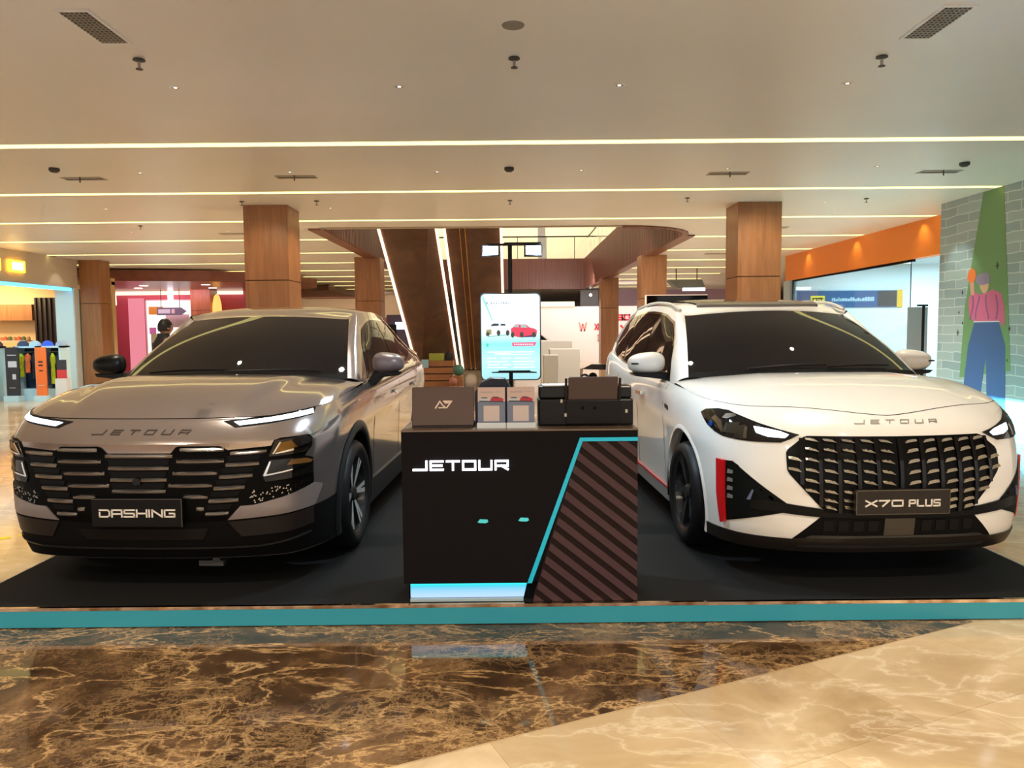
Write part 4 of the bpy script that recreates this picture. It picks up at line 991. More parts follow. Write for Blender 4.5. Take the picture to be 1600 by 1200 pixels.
mpoly('face', smooth_poly([(11.70,2.18),(11.51,2.20),(11.50,2.09),(11.59,2.03),(11.67,2.09)], 4), (.66,.40,.27), 3)
mpoly('arm', [(11.96,2.22),(11.86,2.25),(11.83,2.02),(11.92,2.02)], (.66,.32,.27), 3)
mpoly('ball', smooth_poly([(12.02,2.33),(11.93,2.43),(11.83,2.38),(11.82,2.26),(11.90,2.21),(12.0,2.24)], 4), (.80,.18,.04), 4)
mpoly('belt_line', [(11.83,1.60),(11.21,1.60),(11.21,1.615),(11.83,1.615)], (.6,.65,.75), 3)
for y, z, s in ((11.30,2.42,.055),(12.15,2.07,.03),(12.23,1.76,.02),(12.12,1.59,.022),(12.24,1.44,.045),(10.98,1.50,.03),(11.0,1.05,.02)):
    mpoly('star', [(y-s,z),(y-s*.18,z+s*.18),(y,z+s),(y+s*.18,z+s*.18),(y+s,z),(y+s*.18,z-s*.18),(y,z-s),(y-s*.18,z-s*.18)], (.03,.04,.04), 4)
ORG = mat('orange fascia', (.80,.23,.025), .45)
struct(MB().bb((7.8, 12.83, 2.85), (8.0, 21.9, CEIL)).build('trim_6', ORG))
struct(MB().bb((7.8, 21.5, 0), (8.0, 22.0, 2.85)).build('wall_shop_pier', mat('pier blue grey', (.35,.45,.52), .5)))
struct(MB().bb((8.0, 21.95, 0), (14, 22.15, 3.4)).build('wall_shop_end', CYANW)); struct(MB().bb((14, 12.8, 0), (14.2, 22.1, 3.4)).build('wall_shop_side', CYANW))
struct(MB().bb((8.0, 12.6, 3.3), (14, 22.1, 3.4)).build('ceiling_shop', mat('shop ceiling blue grey', (.50,.60,.64), .5)))
struct(MB().bb((8.0, 12.63, 0), (14, 12.83, 3.4)).build('wall_shop_near', CYANW))
wn = MB().bb((7.88, 15.2, .02), (7.90, 21.4, 2.83)).build('window_1', glassm); struct(wn)
fr = MB(); fr.bb((7.86, 21.40, 0), (7.92, 21.50, 2.85)); fr.bb((7.86, 15.1, 2.80), (7.92, 21.5, 2.85)); struct(fr.build('window_frame_1', GLOSSB))
bn = thing('banner_sign', 'long blue and black shop banner with a yellow square logo on the pale back wall', 'sign', (0, 21.93, 0))
MB().bb((8.02, -.03, 2.10), (11.14, 0, 2.57)).build('board', mat('banner blue', (.015,.085,.24), .4), bn)
MB().bb((8.02, -.034, 2.09), (8.12, -.03, 2.585)).build('yellow_edge', mat('banner yellow', (.75,.42,.02), .4), bn); MB().bb((11.0, -.034, 2.09), (11.16, -.03, 2.585)).build('yellow_edge', bpy.data.materials['banner yellow'], bn)
MB().bb((10.45, -.034, 2.12), (10.98, -.03, 2.56)).build('dark_end', mat('banner dark', (.03,.035,.04), .4), bn)
cp = MB().bb((8.55, -.037, 2.16), (8.95, -.031, 2.43)).build('logo_panel', mat('logo yellow', (.95,.75,.03), .4), bn)
text_mb(strokes('CAT', 8.60, 8.90, 2.22, 2.37, .032, .35), flat(0, -.038, 0), .004).build('logo_letters', BLACK, cp)
m = MB(); random.seed(3); x = 9.15
while x < 10.35: w_ = random.uniform(.03, .07); m.bb((x, -.036, 2.27), (x+w_, -.031, 2.27+random.uniform(.06, .12))); x += w_+.015
m.build('banner_lettering', mat('banner letters', (.45,.60,.70), .4), bn)
bd = thing('display_board', 'plain grey display board standing in front of the right shop', 'board', (7.13, 13.45, 0))
MB().bb((-.19,-.01,.05),(.16,.012,1.88)).build('panel', mat('board grey', (.34,.31,.31), .5), bd, bevel=.004); MB().bb((-.2,-.18,0),(.18,.18,.04)).build('base', BLACK, bd)
ps = thing('barrier_stand', 'thin black stand with orange box beside the grey display board', 'stand', (6.95, 12.95, 0))
MB().cyl((0,0,.02),(0,0,1.90),.024,12).build('pole', BLACK, ps); MB().lathe([(0,0),(.17,0),(.17,.02),(.02,.035)], 'z', n=28).build('base', BLACK, ps); MB().bb((-.10,-.03,1.88),(.06,.03,1.91)).build('top_bar', BLACK, ps)
MB().bb((-.20,-.07,.80),(-.03,.07,1.05)).build('orange_box', mat('orange box', (.85,.38,.02), .45), ps, bevel=.01)
cm = thing('security_camera', 'small dark camera hanging on a wire from the right shop ceiling', 'camera', (11.2, 19, 3.3)); MB().cyl((0,0,0),(0,0,-.7),.012,6).build('cable', BLACK, cm); MB().lathe([(0,.0),(.11,0),(.12,-.1),(.06,-.16),(0,-.16)], 'z', n=20).build('dome', BLACK, cm)

# ---------------------------------------------------------------- left sportswear shop (facade along x = -11.8)
struct(MB().bb((-12.0, 9.1, 2.78), (-11.8, 21.2, CEIL)).build('trim_7', mat('facade plaster', (.52,.45,.38), .5)))
struct(MB().bb((-11.82, 21.0, 0), (-11.80, 21.24, 2.78)).build('wall_shop_jamb', mat('jamb panel', (.62,.60,.56), .4)))
struct(MB().bb((-18, 23.4, 0), (-12, 23.6, 3.2)).build('wall_sport_end', mat('shop warm wall', (.80,.56,.30), .6)))
struct(MB().bb((-18.2, 8, 0), (-18, 23.6, 3.2)).build('wall_sport_back', CREAMW)); struct(MB().bb((-18, 8, 3.0), (-12, 23.6, 3.1)).build('ceiling_sport', mat('sport ceiling', (.50,.36,.24), .5)))
pj = MB().bb((-12.32, 21.0, 0), (-11.83, 21.6, 2.76)).build('light_pillar', mat('pale blue lit pillar', (.60,.80,.86), .4)); tag(pj, 'pale blue pillar at the right end of the sportswear shop opening', 'pillar')
led = MB().bb((-11.99, 9.2, 2.70), (-11.83, 20.95, 2.775)).build('opening_light', lit('cyan led', (.15,.62,1), 1.6)); tag(led, 'cyan light strip along the top of the sportswear shop opening', 'strip light')
fp = MB(); fp.bb((-14.15, 23.1, 0), (-12.1, 23.2, 2.62))
for i in range(14): fp.bb((-14.15+i*.146, 23.04, 0), (-14.10+i*.146, 23.1, 2.62))
tag(fp.build('fin_panel', DARKW), 'dark vertical finned panel inside the sportswear shop', 'panel')
tag(MB().bb((-17.9, 23.0, 1.95), (-14.2, 23.38, 2.42)).build('wall_band', WOOD), 'brown wooden band above the warm lit shelf in the left shop', 'panel')
sh = thing('display_shelf', 'warm lit wall shelf with red and green goods in the left shop', 'shelf', (0, 22.6, 0)); MB().bb((-17.9, 0, 1.32), (-14.2, .4, 1.36)).build('shelf_board', CREAMW, sh)
random.seed(11)
for i in range(9):
    c_ = [(.6,.12,.06),(.10,.14,.05),(.5,.25,.1)][i % 3]; o = MB().lathe([(0,0),(.06,0),(.055,.09),(.02,.12),(0,.12)], 'z', n=14).build('cap', mat('goods%d' % i, c_, .6), loc=(-15.3+i*.135, 22.8, 1.361)); tag(o, ['red','dark green','tan'][i % 3]+' cap, '+['first','second','third','fourth','fifth','sixth','seventh','eighth','ninth'][i]+' from the left on the warm lit shelf', 'cap', 'caps on the warm lit shelf')
CY = mat('pale blue laminate', (.52,.74,.82), .4); ORP = mat('orange banner', (.85,.17,.03), .5); BKP = mat('black banner', (.03,.03,.035), .5)
def rack(x0, x1, lab, clothes):
    t = thing('clothes_rack', lab, 'rack', (0, 18.2, 0)); e = .04
    MB().bb((x0,-.2,0),(x0+e,.2,1.26)).build('side', CY, t); MB().bb((x1-e,-.2,0),(x1,.2,1.26)).build('side', CY, t); MB().bb((x0,-.2,1.22),(x1,.2,1.26)).build('top', CY, t); MB().bb((x0+e,-.2,0),(x1-e,.2,.26)).build('base', CY, t)
    MB().bb((x0+e,.17,.26),(x1-e,.19,1.22)).build('back', mat('rack back navy', (.02,.03,.07), .5) if 'rack back navy' not in bpy.data.materials else bpy.data.materials['rack back navy'], t)
    MB().cyl((x0+e,0,1.12),(x1-e,0,1.12),.012,8).build('rail', CHROME, t)
    n = len(clothes)
    for i, (c_, ln, lb) in enumerate(clothes):
        cx = x0+e+(x1-x0-2*e)*(i+.5)/n; w_ = (x1-x0-2*e)/n*.46
        m = MB(); P = []
        for j in range(9):
            z = 1.09-ln*j/8; ww = w_*(.25 if j == 0 else (1.0 if j < 3 else .8)); P.append([(cx+ww*math.cos(a), 18.1+ww*.35*math.sin(a)+.015*math.sin(5*a+j), z) for a in [2*math.pi*q/14 for q in range(15)]])
        m.grid(P); o = m.build('shirt', c_, smooth=True); tag(o, lb, 'clothing', 'clothes hanging on the shop racks')
    return t
YG = mat('neon yellow cloth', (.55,.72,.03), .7); NV = mat('navy cloth', (.02,.035,.09), .7); BKC = mat('black cloth', (.02,.02,.025), .7); OC = mat('orange cloth', (.80,.16,.04), .7)
rack(-11.60, -11.06, 'pale blue clothes rack between the black and orange banners', [(YG,.55,'neon yellow shirt hanging beside the black banner'),(OC,.45,'orange shirt between yellow and black ones on the rack'),(BKC,.60,'black shirt hanging left of the orange banner')])
rack(-10.98, -10.50, 'pale blue clothes rack right of the orange banner', [(NV,.75,'navy garment just right of the orange banner'),(YG,.72,'long neon yellow garment on the right hand rack'),(BKC,.68,'dark garment at the right end of the right hand rack')])
rack(-12.70, -12.02, 'pale blue clothes rack at the left edge, beside the black banner', [(BKC,.6,'dark shirt on the leftmost rack'),(CY,.6,'light blue shirt on the leftmost rack')])
def shopbanner(x, w_, m_, lab, gfx):
    t = thing('banner_stand', lab, 'banner', (x, 17.8, 0)); MB().bb((-w_/2,-.02,.12),(w_/2,.02,1.24)).build('panel', m_, t); MB().bb((-w_/2-.02,-.12,0),(w_/2+.02,.12,.12)).build('base', CY, t)
    for a, b_, c_, d_, col in gfx: MB().bb((a,-.024,b_),(c_,-.02,d_)).build('print', col, t)
GW = mat('print grey white', (.6,.6,.62), .5)
shopbanner(-11.50, .30, BKP, 'black upright banner with small white square picture in the left shop', [(-.09,.78,.11,.92,GW),(0,.50,.08,.62,GW),(-.1,1.05,.1,1.07,GW),(-.08,.30,.06,.31,GW)])
shopbanner(-10.84, .24, ORP, 'orange upright banner with small dark print in the left shop', [(-.05,.88,.05,.92,BKP),(-.05,.80,.05,.84,BKP),(-.04,.68,.05,.71,BKP),(-.07,.35,.06,.36,GW)])
for i, (x, col, lb) in enumerate(((-10.90,(.02,.10,.75),'bright blue cap on top of the right hand rack'),(-10.58,(.30,.38,.46),'grey blue cap on top of the right hand rack'),(-11.48,(.03,.05,.12),'dark navy cap on the rack behind the black banner'),(-11.20,(.45,.65,.75),'light blue folded goods on top of the middle rack'),(-12.1,(.12,.05,.08),'dark red cap on top of the leftmost rack'))):
    o = MB().lathe([(0,.13),(.07,.115),(.12,.06),(.13,0),(0,0)], 'z', n=18).build('cap', mat('cap%d' % i, col, .6), loc=(x, 18.2, 1.261), smooth=True); tag(o, lb, 'cap')
kb = thing('leaflet_stand', 'small leaflet stand with black and red card in front of the pale pillar', 'stand', (-10.30, 17.7, 0)); MB().bb((-.13,-.08,0),(.13,.08,.52)).build('pedestal', mat('pedestal', (.60,.60,.58), .5), kb); MB().bb((-.11,-.03,.52),(.11,-.01,.72)).build('red_card', RED, kb); MB().bb((-.11,-.03,.72),(.11,-.01,.95)).build('dark_card', BKP, kb)
# glowing yellow shop sign on the facade
sg_ = thing('shop_sign', 'glowing yellow letters on the facade above the sportswear shop', 'sign', (-11.78, 0, 0)); YL = lit('yellow sign glow', (1,.45,.02), 5); YH = lit('yellow sign core', (1,.85,.40), 3.5)
for y0, y1 in ((17.3,17.95),(18.25,18.85)): MB().bb((.0,y0,3.02),(.05,y1,3.30)).build('letter_box', YL, sg_, bevel=.02); MB().bb((.05,y0+.1,3.07),(.055,y1-.1,3.25)).build('letter_face', YH, sg_)

# ---------------------------------------------------------------- pink shop, far left
PK = mat('pink wall', (.50,.085,.13), .5); PKL = lit('pink lit panel', (1,.30,.38), .65)
struct(MB().bb((-19, 30.0, 0), (-10.2, 30.25, 3.2)).build('wall_pink', PK))
o = MB().bb((-14.75, 29.93, 0), (-14.15, 29.99, 2.88)).build('lit_wall_board', PKL); tag(o, 'tall glowing pink wall panel left of the white shop opening', 'panel')
so = thing('shop_opening', 'bright white shop interior in the pink wall behind the person', 'shop front', (0, 29.9, 0)); WL = lit('white shop glow', (1,.93,.86), .95)
MB().bb((-14.05, .04, 0), (-12.25, .08, 2.78)).build('interior', WL, so)
for a in ((-14.08,0,-14.04,2.8),(-12.28,0,-12.24,2.8),(-14.08,2.78,-12.24,2.82)): MB().bb((a[0],0,a[1]),(a[2],.06,a[3])).build('frame', WHITE, so)
for i, (x, z, w_, h_, c_) in enumerate(((-13.95,2.25,.55,.3,(.75,.45,.05)),(-13.3,1.75,.9,.5,(.75,.80,.82)),(-13.9,1.0,.3,.5,(.45,.65,.30)),(-13.95,1.5,.25,.25,(.7,.3,.7)))): MB().bb((x,0,z),(x+w_,.03,z+h_)).build('goods', mat('shop goods%d' % i, c_, .5), so)
ds = thing('wayfinding_sign', 'grey arrow shaped hanging sign in front of the white shop', 'sign', (-12.75, 29.2, 2.35)); MB().prism([(-.55,-.14),(.35,-.14),(.55,0),(.35,.14),(-.55,.14)], -.03, .03, 'xz').build('board', mat('sign slate', (.12,.16,.22), .4), ds); MB().bb((-.5,-.035,-.08),(-.05,-.03,.08)).build('print', CY, ds); MB().bb((.0,-.035,-.08),(.12,-.03,.08)).build('print', GW, ds)
for x in (-.4,.3): MB().cyl((x,0,.14),(x,0,1.2),.012,6).build('rod', BLACK, ds)
sgb = MB().bb((-.11,-.05,-.22),(.11,.05,.22)).build('sign_box', lit('pale pink sign', (1,.75,.85), 3), loc=(-13.0, 29.7, 2.95), bevel=.05); tag(sgb, 'small glowing pale sign hanging on the pink wall', 'sign')
sgm = MB().bb((-.5,-.05,-.2),(.5,.05,.2)).build('sign_box', lit('warm white sign', (1,.85,.7), 4), loc=(-13.0, 24.6, 2.62), bevel=.03); MB().cyl((0,0,.2),(0,0,.55),.015,6).build('rod', BLACK, sgm)
tag(sgm, 'glowing white sign just right of the left shop column', 'sign')
bk = MB(); n_ = 20; bk.prism([(-17,24.5),(-16,24.0),(-13,23.8),(-9.5,24.6),(-7.6,26.5),(-7.2,29),(-9,30.2),(-17,30.2)], 3.16, 3.5, 'xy'); struct(bk.build('trim_8', wood('drop ceiling brown', (.20,.06,.04), (.28,.10,.06), (1,1,1), .3)))
for i, (x, y) in enumerate(((-14.5,26),(-12.5,26.5),(-10.3,26.3),(-13.4,28),(-10.8,28.2))): tag(MB().lathe([(0,0),(.14,0),(.14,-.01),(0,-.012)], 'z', n=16).build('downlight', lit('far downlight', (1,.8,.7), 4) if i == 0 else bpy.data.materials['far downlight'], loc=(x, y, 3.16)), 'downlight in the brown drop ceiling, '+['nearest the shop column','front row middle','front row right','back row left','back row right'][i], 'downlight', 'downlights in the brown drop ceiling')
cs = MB().bb((-16.5, 29.8, 3.0), (-10.3, 29.95, 3.14)).build('cove_light', lit('cove cream', (1,.72,.55), 1.2)); tag(cs, 'cream light cove along the top of the pink wall', 'strip light')
# brown wedge (second void edge) and cream wall left of centre
wd = MB(); wd.prism([(-11,36.5),(-7.7,33.0),(-7.9,42),(-11,42)], 3.3, CEIL, 'xy'); struct(wd.build('trim_9', WOODD))
struct(MB().bb((-14, 44, 2.3), (-3.9, 44.2, CEIL)).build('wall_far_cream', mat('cream lit wall', (.85,.66,.46), .5))); struct(MB().bb((-14, 44, 0), (-3.9, 44.2, 2.3)).build('wall_far_red', mat('brick red wall', (.42,.13,.09), .5)))
ks = thing('kiosk', 'dark kiosk with small lights beyond the second row column', 'kiosk', (-4.6, 32, 0)); MB().bb((-.45,-.3,0),(.45,.3,2.2)).build('body', mat('kiosk violet', (.10,.07,.14), .4), ks); MB().bb((-.1,-.32,1.6),(.4,-.3,1.9)).build('screen', lit('kiosk screen', (.7,.7,1), 1.6), ks); MB().bb((-.35,-.33,.9),(-.05,-.3,1.8)).build('door', BLACK, ks)

# ---------------------------------------------------------------- inclined marble panels with light edges
mp = mat('polished brown stone', (.10,.045,.03), .18); N, L, b = nodes(mp); t = texco(N, L); n = noise(N, L, t, 1.6, 6, .6, .8); r = ramp(N, [(.3,(.085,.045,.032)),(.55,(.115,.06,.042)),(.75,(.16,.085,.055))]); L.new(n.outputs[0], r.inputs[0]); L.new(r.outputs[0], b.inputs['Base Color'])
LEDW = lit('warm led line', (1,.66,.40), 2.6)
REFLM = mat('gold reflection line', (.75,.42,.15), .2, 1)  # metal colour for reflections drawn on the stone
top_y, bot_y = 17.6, 22.3
def zt(y, z): return z
pan = thing('inclined_wall', 'inclined brown stone wall with bright light lines rising into the atrium', 'wall', (0,0,0))
A0, A1 = (-2.58, 22.3, .0), (-2.96, 17.6, 3.92)
def P3(x0, z0, x1, z1, y0=bot_y, y1=top_y): return Vector((x0, y0, z0)), Vector((x1, y1, z1))
Lb, Lt = P3(-2.58, .0, -2.96, 3.92)
Mb_, Mt = P3(-1.50, .42, -1.65, 3.92)
Nb, Nt = P3(-1.36, .42, -1.47, 3.92)
Rb, Rt = P3(-.15, .42, -.18, 3.92)
def ext(p, q, k): return q+(q-p)*k
def quad(name, a, b_, c_, d_, m_, th=.12):
    m = MB(); off = Vector((0, th, th*.5)); m.add([a, b_, c_, d_, a+off, b_+off, c_+off, d_+off], [(0,1,2,3),(4,7,6,5),(0,4,5,1),(1,5,6,2),(2,6,7,3),(3,7,4,0)]); return m.build(name, m_, pan)
quad('stone_panel', Lb+Vector((0,0,0)), Mb_, ext(Mb_, Mt, .2), ext(Lb, Lt, .2), mp); quad('stone_panel', Nb, Rb, ext(Nb, Rt*1, 0)+(Rt-Rb)*.2, ext(Nb, Nt, .2), mp)
for a, b_, rr in ((Lb, Lt, .034), (Mb_, Mt, .03), (Nb, Nt, .03), (Rb, Rt, .028)):
    MB().cyl(a+Vector((0,-.06,0)), ext(a, b_, .2)+Vector((0,-.06,0)), rr, 8).build('light_line', LEDW, pan)
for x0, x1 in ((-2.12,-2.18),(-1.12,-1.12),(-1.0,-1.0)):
    a, b_ = P3(x0, .42, x1, 3.92); MB().cyl(a+Vector((0,-.03,0)), ext(a, b_, .2)+Vector((0,-.03,0)), .02, 6).build('reflection_line', REFLM, pan)  # thin rods drawn in place of reflections in the polished stone
tp = thing('tiered_bench', 'stepped orange brown wooden bench at the foot of the lit stone wall', 'bench', (-1.9, 20.5, 0)); W3 = wood('bench wood', (.34,.14,.05), (.44,.20,.08), (2,5,5), .4)
for i in range(4): MB().bb((-.47, .12*i, .18*i+.03), (.36, .7, .18*(i+1))).build('step', W3, tp); MB().bb((-.46, .12*i+.04, .18*i), (.35, .7, .18*i+.03)).build('gap', DARKW, tp)
for x, y, z, sx_, sz, col, lb in ((-2.0,20.99,.721,.40,.20,(.35,.40,.06),'yellow green crate on top of the stepped bench'),):
    o = MB().bb((-sx_/2,-.1,0),(sx_/2,.1,sz)).build('crate', mat('crate olive', col, .6), loc=(x, y, z), bevel=.01); tag(o, lb, 'crate')
o = MB().lathe([(0,0),(.10,.02),(.12,.10),(.09,.20),(.04,.25),(0,.26)], 'z', n=20).build('bag', BKC, loc=(-1.66, 20.99, .721), smooth=True); tag(o, 'black bag on top of the stepped bench beside the green crate', 'bag')
o = MB().bb((-.09,-.05,0),(.09,.05,.22)).build('box', mat('box light blue', (.35,.60,.75), .5), loc=(-2.30, 20.80, .541)); tag(o, 'small light blue box on the second step of the bench', 'box')
def ball(x, y, z, r, col, lb): o = MB().lathe([(0,-r)]+[(r*math.cos(a), r*math.sin(a)) for a in [(-math.pi/2)+math.pi*i/12 for i in range(1, 12)]]+[(0,r)], 'z', n=24).build('ball', mat('ball'+lb[:6], col, .35), loc=(x, y, z), smooth=True); tag(o, lb, 'ball')
ball(-1.36, 20.2, .50, .15, (.07,.20,.15), 'green ball at the foot of the two light lines'); ball(-1.48, 19.9, .22, .11, (.45,.16,.12), 'reddish ball below the green ball')
pd = MB().bb((-.12,-.12,0),(.12,.12,.35)).build('pedestal', W3, loc=(-1.36, 20.2, 0)); tag(pd, 'short wooden pedestal under the green ball', 'pedestal')
pd = MB().bb((-.1,-.1,0),(.1,.1,.11)).build('pedestal', W3, loc=(-1.48, 19.9, 0)); tag(pd, 'low wooden pedestal under the reddish ball', 'pedestal')

# ---------------------------------------------------------------- centre right: white shop wall with red letters, cars, boxes
struct(MB().bb((.2, 36, 0), (9.5, 36.2, 2.6)).build('wall_white_shop', WHITEW))
RL = mat('red letters', (.75,.03,.05), .4)
wt = thing('wall_lettering', 'red letters on the white wall on both sides of the far column', 'lettering', (0, 35.98, 0))
def wtxt(s_, x0, x1, z0, z1, th=.05, m_=RL): text_mb(strokes(s_, x0, x1, z0, z1, th, .35), flat(0, 0, 0), .02).build('letters', m_, wt)
wtxt('W', 3.22, 3.60, 1.45, 1.86, .06, mat('pale red letters', (.85,.30,.25), .4)); wtxt('XA', 3.95, 4.30, 1.50, 1.80, .05); wtxt('C', 4.10, 4.42, .98, 1.28, .05, bpy.data.materials['pale red letters'])
wtxt('BO', 5.0, 5.62, 1.93, 2.22, .07); wtxt('YO', 5.15, 5.78, 1.40, 1.72, .08)
tv = thing('hanging_box', 'dark hanging display box under the atrium fascia', 'display', (3.98, 38.8, 3.08)); tv.scale = (1.28, 1.28, 1.28); MB().bb((-.36,-.2,-.33),(.36,.2,.33)).build('housing', mat('dark bronze', (.05,.03,.02), .3), tv, bevel=.01); MB().lathe([(0,0),(.05,0)], 'y', (.05,-.205,.12), 12).build('lamp', lit('tiny lamp', (1,.9,.7), 12), tv); MB().bb((.34,-.1,-.95),(.46,.1,-.3)).build('speaker', BLACK, tv)
MB().cyl((-.3,0,.33),(-.3,0,.365),.015,6).build('rod', BLACK, tv); MB().cyl((.3,0,.33),(.3,0,.365),.015,6).build('rod', BLACK, tv)
cv = MB().bb((1.4, 35.7, 2.601), (3.0, 36.1, 2.82)).build('light_box', lit('cream light box', (1,.80,.55), 1.2)); tag(cv, 'cream light box over the white shop wall', 'light')
WB = mat('white boxes', (.72,.69,.64), .45)
def wbox(x, y, w_, d_, h_, lb): o = MB().bb((-w_/2,-d_/2,0),(w_/2,d_/2,h_)).build('white_counter', WB, loc=(x, y, 0), bevel=.01); tag(o, lb, 'counter')
wbox(1.42, 20.2, .78, .6, 1.04, 'taller white counter behind the black printer'); wbox(1.0, 19.0, .36, .5, .92, 'lower white counter just right of the lit poster'); wbox(1.35, 22.5, .9, .5, 1.2, 'white counter at the back under the dark red car')
def small_car(x, y, rz, s, pm, lab, van=False):
    t = thing('car', lab, 'car', (x, y, 0), rz)
    prof = [(-2.2,.35),(-2.25,.62),(-2.1,.85),(-1.2,.95),(-.55,1.38),(.9,1.40),(1.75,1.0),(2.15,.92),(2.22,.5),(2.1,.3)]
    P = []
    for a, f_ in ((-.86,.0),(-.84,.5),(-.70,.9),(0,1),(.70,.9),(.84,.5),(.86,0)):
        P.append([(a*s*(1 if z < .95 else (.80 if abs(a) > .6 else 1)), y_*s, (z if z < .9 else .9+(z-.9)*(.0+f_ if f_ > .5 else .85))*s+0) for y_, z in prof])
    m = MB(); m.grid(P); b0 = [P[0], P[-1]]
    m.build('body', pm, t, smooth=True, ang=40)
    MB().prism([(-1.10*s,.95*s),(-.55*s,1.33*s),(.85*s,1.34*s),(1.55*s,.98*s)], -.80*s, .80*s, 'yz').build('windows', TINT, t)
    for wy_ in (-1.4, 1.35):
        for sg in (1, -1): w_ = MB().lathe([(0,.09*sg*s),(.2*s,.09*sg*s),(.32*s,.085*sg*s),(.33*s,0),(.32*s,-.085*sg*s)], 'x', n=28).build('wheel', RUBBER, t, loc=(sg*.78*s, wy_*s, .33*s)); MB().lathe([(0,.095*sg*s),(.19*s,.092*sg*s)], 'x', n=16).build('hub', ALU, w_)
    return t
small_car(2.78, 22.2, math.radians(62), .40, mat('silver car paint', (.50,.47,.44), .25, .8, coat=1), 'little silver car behind the black printer, right of the white counters')
small_car(.2, 30.5, math.radians(85), 1.2, mat('dark red car paint', (.10,.008,.02), .25, .3, coat=1), 'dark red car far behind the white counters')
sb = thing('signboard', 'long black signboard edged with warm light behind the white car', 'sign', (0, 18, 0)); MB().bb((3.19,-.05,2.0),(4.60,.05,2.31)).build('panel', GLOSSB, sb)
LE = lit('signboard edge glow', (1,.70,.50), 1.0); MB().bb((3.17,-.06,2.31),(4.60,.06,2.323)).build('light_edge', LE, sb); MB().bb((3.165,-.06,1.5),(3.178,.06,2.32)).build('light_edge', LE, sb)
for x in (3.3, 4.45): MB().cyl((x,0,0),(x,0,2.0),.03,8).build('leg', BLACK, sb)
sv = thing('hanging_board', 'grey tilted panel under a pinkish ceiling between the two right columns', 'panel', (5.9, 26, 3.1)); MB().prism([(-.6,.05),(.5,.05),(.6,-.18),(-.3,-.22)], -.3, .3, 'xz').build('board', mat('panel grey green', (.16,.18,.18), .5), sv); MB().bb((-.15,-.32,-.32),(.6,-.3,-.22)).build('light', lit('panel light', (.9,.95,1), 2), sv)
for x in (-.3,.4): MB().cyl((x,0,0),(x,0,.45),.015,6).build('rod', BLACK, sv)
struct(MB().bb((4.9, 40, 0), (12, 40.2, CEIL)).build('wall_far_right', mat('mauve wall', (.42,.28,.33), .6)))

# ---------------------------------------------------------------- person on the left
def skin_chain(name, pts, edges, m_, parent=None, sub=2):
    me = bpy.data.meshes.new(name); me.from_pydata([p[0] for p in pts], edges, []); o = bpy.data.objects.new(name, me); sc.collection.objects.link(o)
    sk = o.modifiers.new('skin', 'SKIN'); 
    if not me.skin_vertices: me.attributes
    bmx = bmesh.new(); bmx.from_mesh(me); ly = bmx.verts.layers.skin.verify(); bmx.verts.ensure_lookup_table()
    for i, v in enumerate(bmx.verts): v[ly].radius = pts[i][1]; v[ly].use_root = (i == 0)
    bmx.to_mesh(me); bmx.free(); sk.use_smooth_shade = True
    s_ = o.modifiers.new('sub', 'SUBSURF'); s_.levels = sub; s_.render_levels = sub; me.materials.append(m_); o.parent = parent; return o
SKIN = mat('skin', (.50,.26,.17), .5)
per = thing('person', 'person with short black hair in a black jacket standing before the pink shop', 'person', (-4.98, 11.1, 0), math.radians(-35))
def body():
    V = [((0,0,.95),(.15,.11)),((0,0,1.10),(.14,.10)),((0,-.01,1.28),(.17,.11)),((0,0,1.42),(.12,.08)),((0,.01,1.50),(.055,.055)),((0,.03,1.56),(.055,.06)),
         ((.19,0,1.41),(.06,.06)),((.23,.02,1.14),(.045,.045)),((.21,.10,.90),(.035,.035)),((.20,.14,.80),(.03,.018)),
         ((-.19,0,1.41),(.06,.06)),((-.23,.02,1.14),(.045,.045)),((-.21,.10,.90),(.035,.035)),((-.20,.14,.80),(.03,.018)),
         ((.10,0,.86),(.09,.09)),((.11,.02,.50),(.06,.06)),((.11,-.01,.10),(.042,.042)),((.12,.12,.035),(.04,.03)),
         ((-.10,0,.86),(.09,.09)),((-.11,.02,.50),(.06,.06)),((-.11,-.01,.10),(.042,.042)),((-.12,.12,.035),(.04,.03))]
    E_ = [(0,1),(1,2),(2,3),(3,4),(4,5),(3,6),(6,7),(7,8),(8,9),(3,10),(10,11),(11,12),(12,13),(0,14),(14,15),(15,16),(16,17),(0,18),(18,19),(19,20),(20,21)]
    k = 0
    for hx in (9, 13):
        c = V[hx][0]
        for dx, ln in ((-.024,.05),(-.008,.06),(.008,.056),(.024,.045)):
            a = len(V); V.append(((c[0]+dx*.6, c[1]+.02+dx*.5, c[2]-.03), (.009,.009))); V.append(((c[0]+dx, c[1]+.03+dx*.6, c[2]-.03-ln), (.008,.008))); E_ += [(hx, a), (a, a+1)]
    return skin_chain('body', V, E_, SKIN, per)
body()
hd = MB(); P = []
for i in range(28):
    a = 2*math.pi*i/28; row = []
    for j in range(17):
        b_ = -math.pi/2+math.pi*j/16; x = .074*math.cos(b_)*math.cos(a); y = .094*math.cos(b_)*math.sin(a); z = .115*math.sin(b_)
        if z < -.02 and y > 0: x *= .86
        if y > .07 and -.03 < z < .01 and abs(x) < .02: y += .018
        row.append((x, y+.035, z+1.615))
    P.append(row)
hd.grid(P, 0, True); hd = hd.build('head', SKIN, per, smooth=True, ang=180)
for s_ in (1, -1):
    MB().lathe([(0,-.006),(.016,-.006),(.026,0),(.016,.008),(0,.008)], 'x', (s_*.076,.03,1.61), 14).build('ear', SKIN, hd, smooth=True)
    MB().lathe([(0,-.004),(.010,-.003),(.012,.002),(0,.005)], 'y', (s_*.03,.122,1.63), 12).build('eye', BLACK, hd)
MB().bb((-.02,.118,1.565),(.02,.124,1.572)).build('mouth', mat('lips', (.40,.13,.11), .5), hd)
hr = MB(); P = []
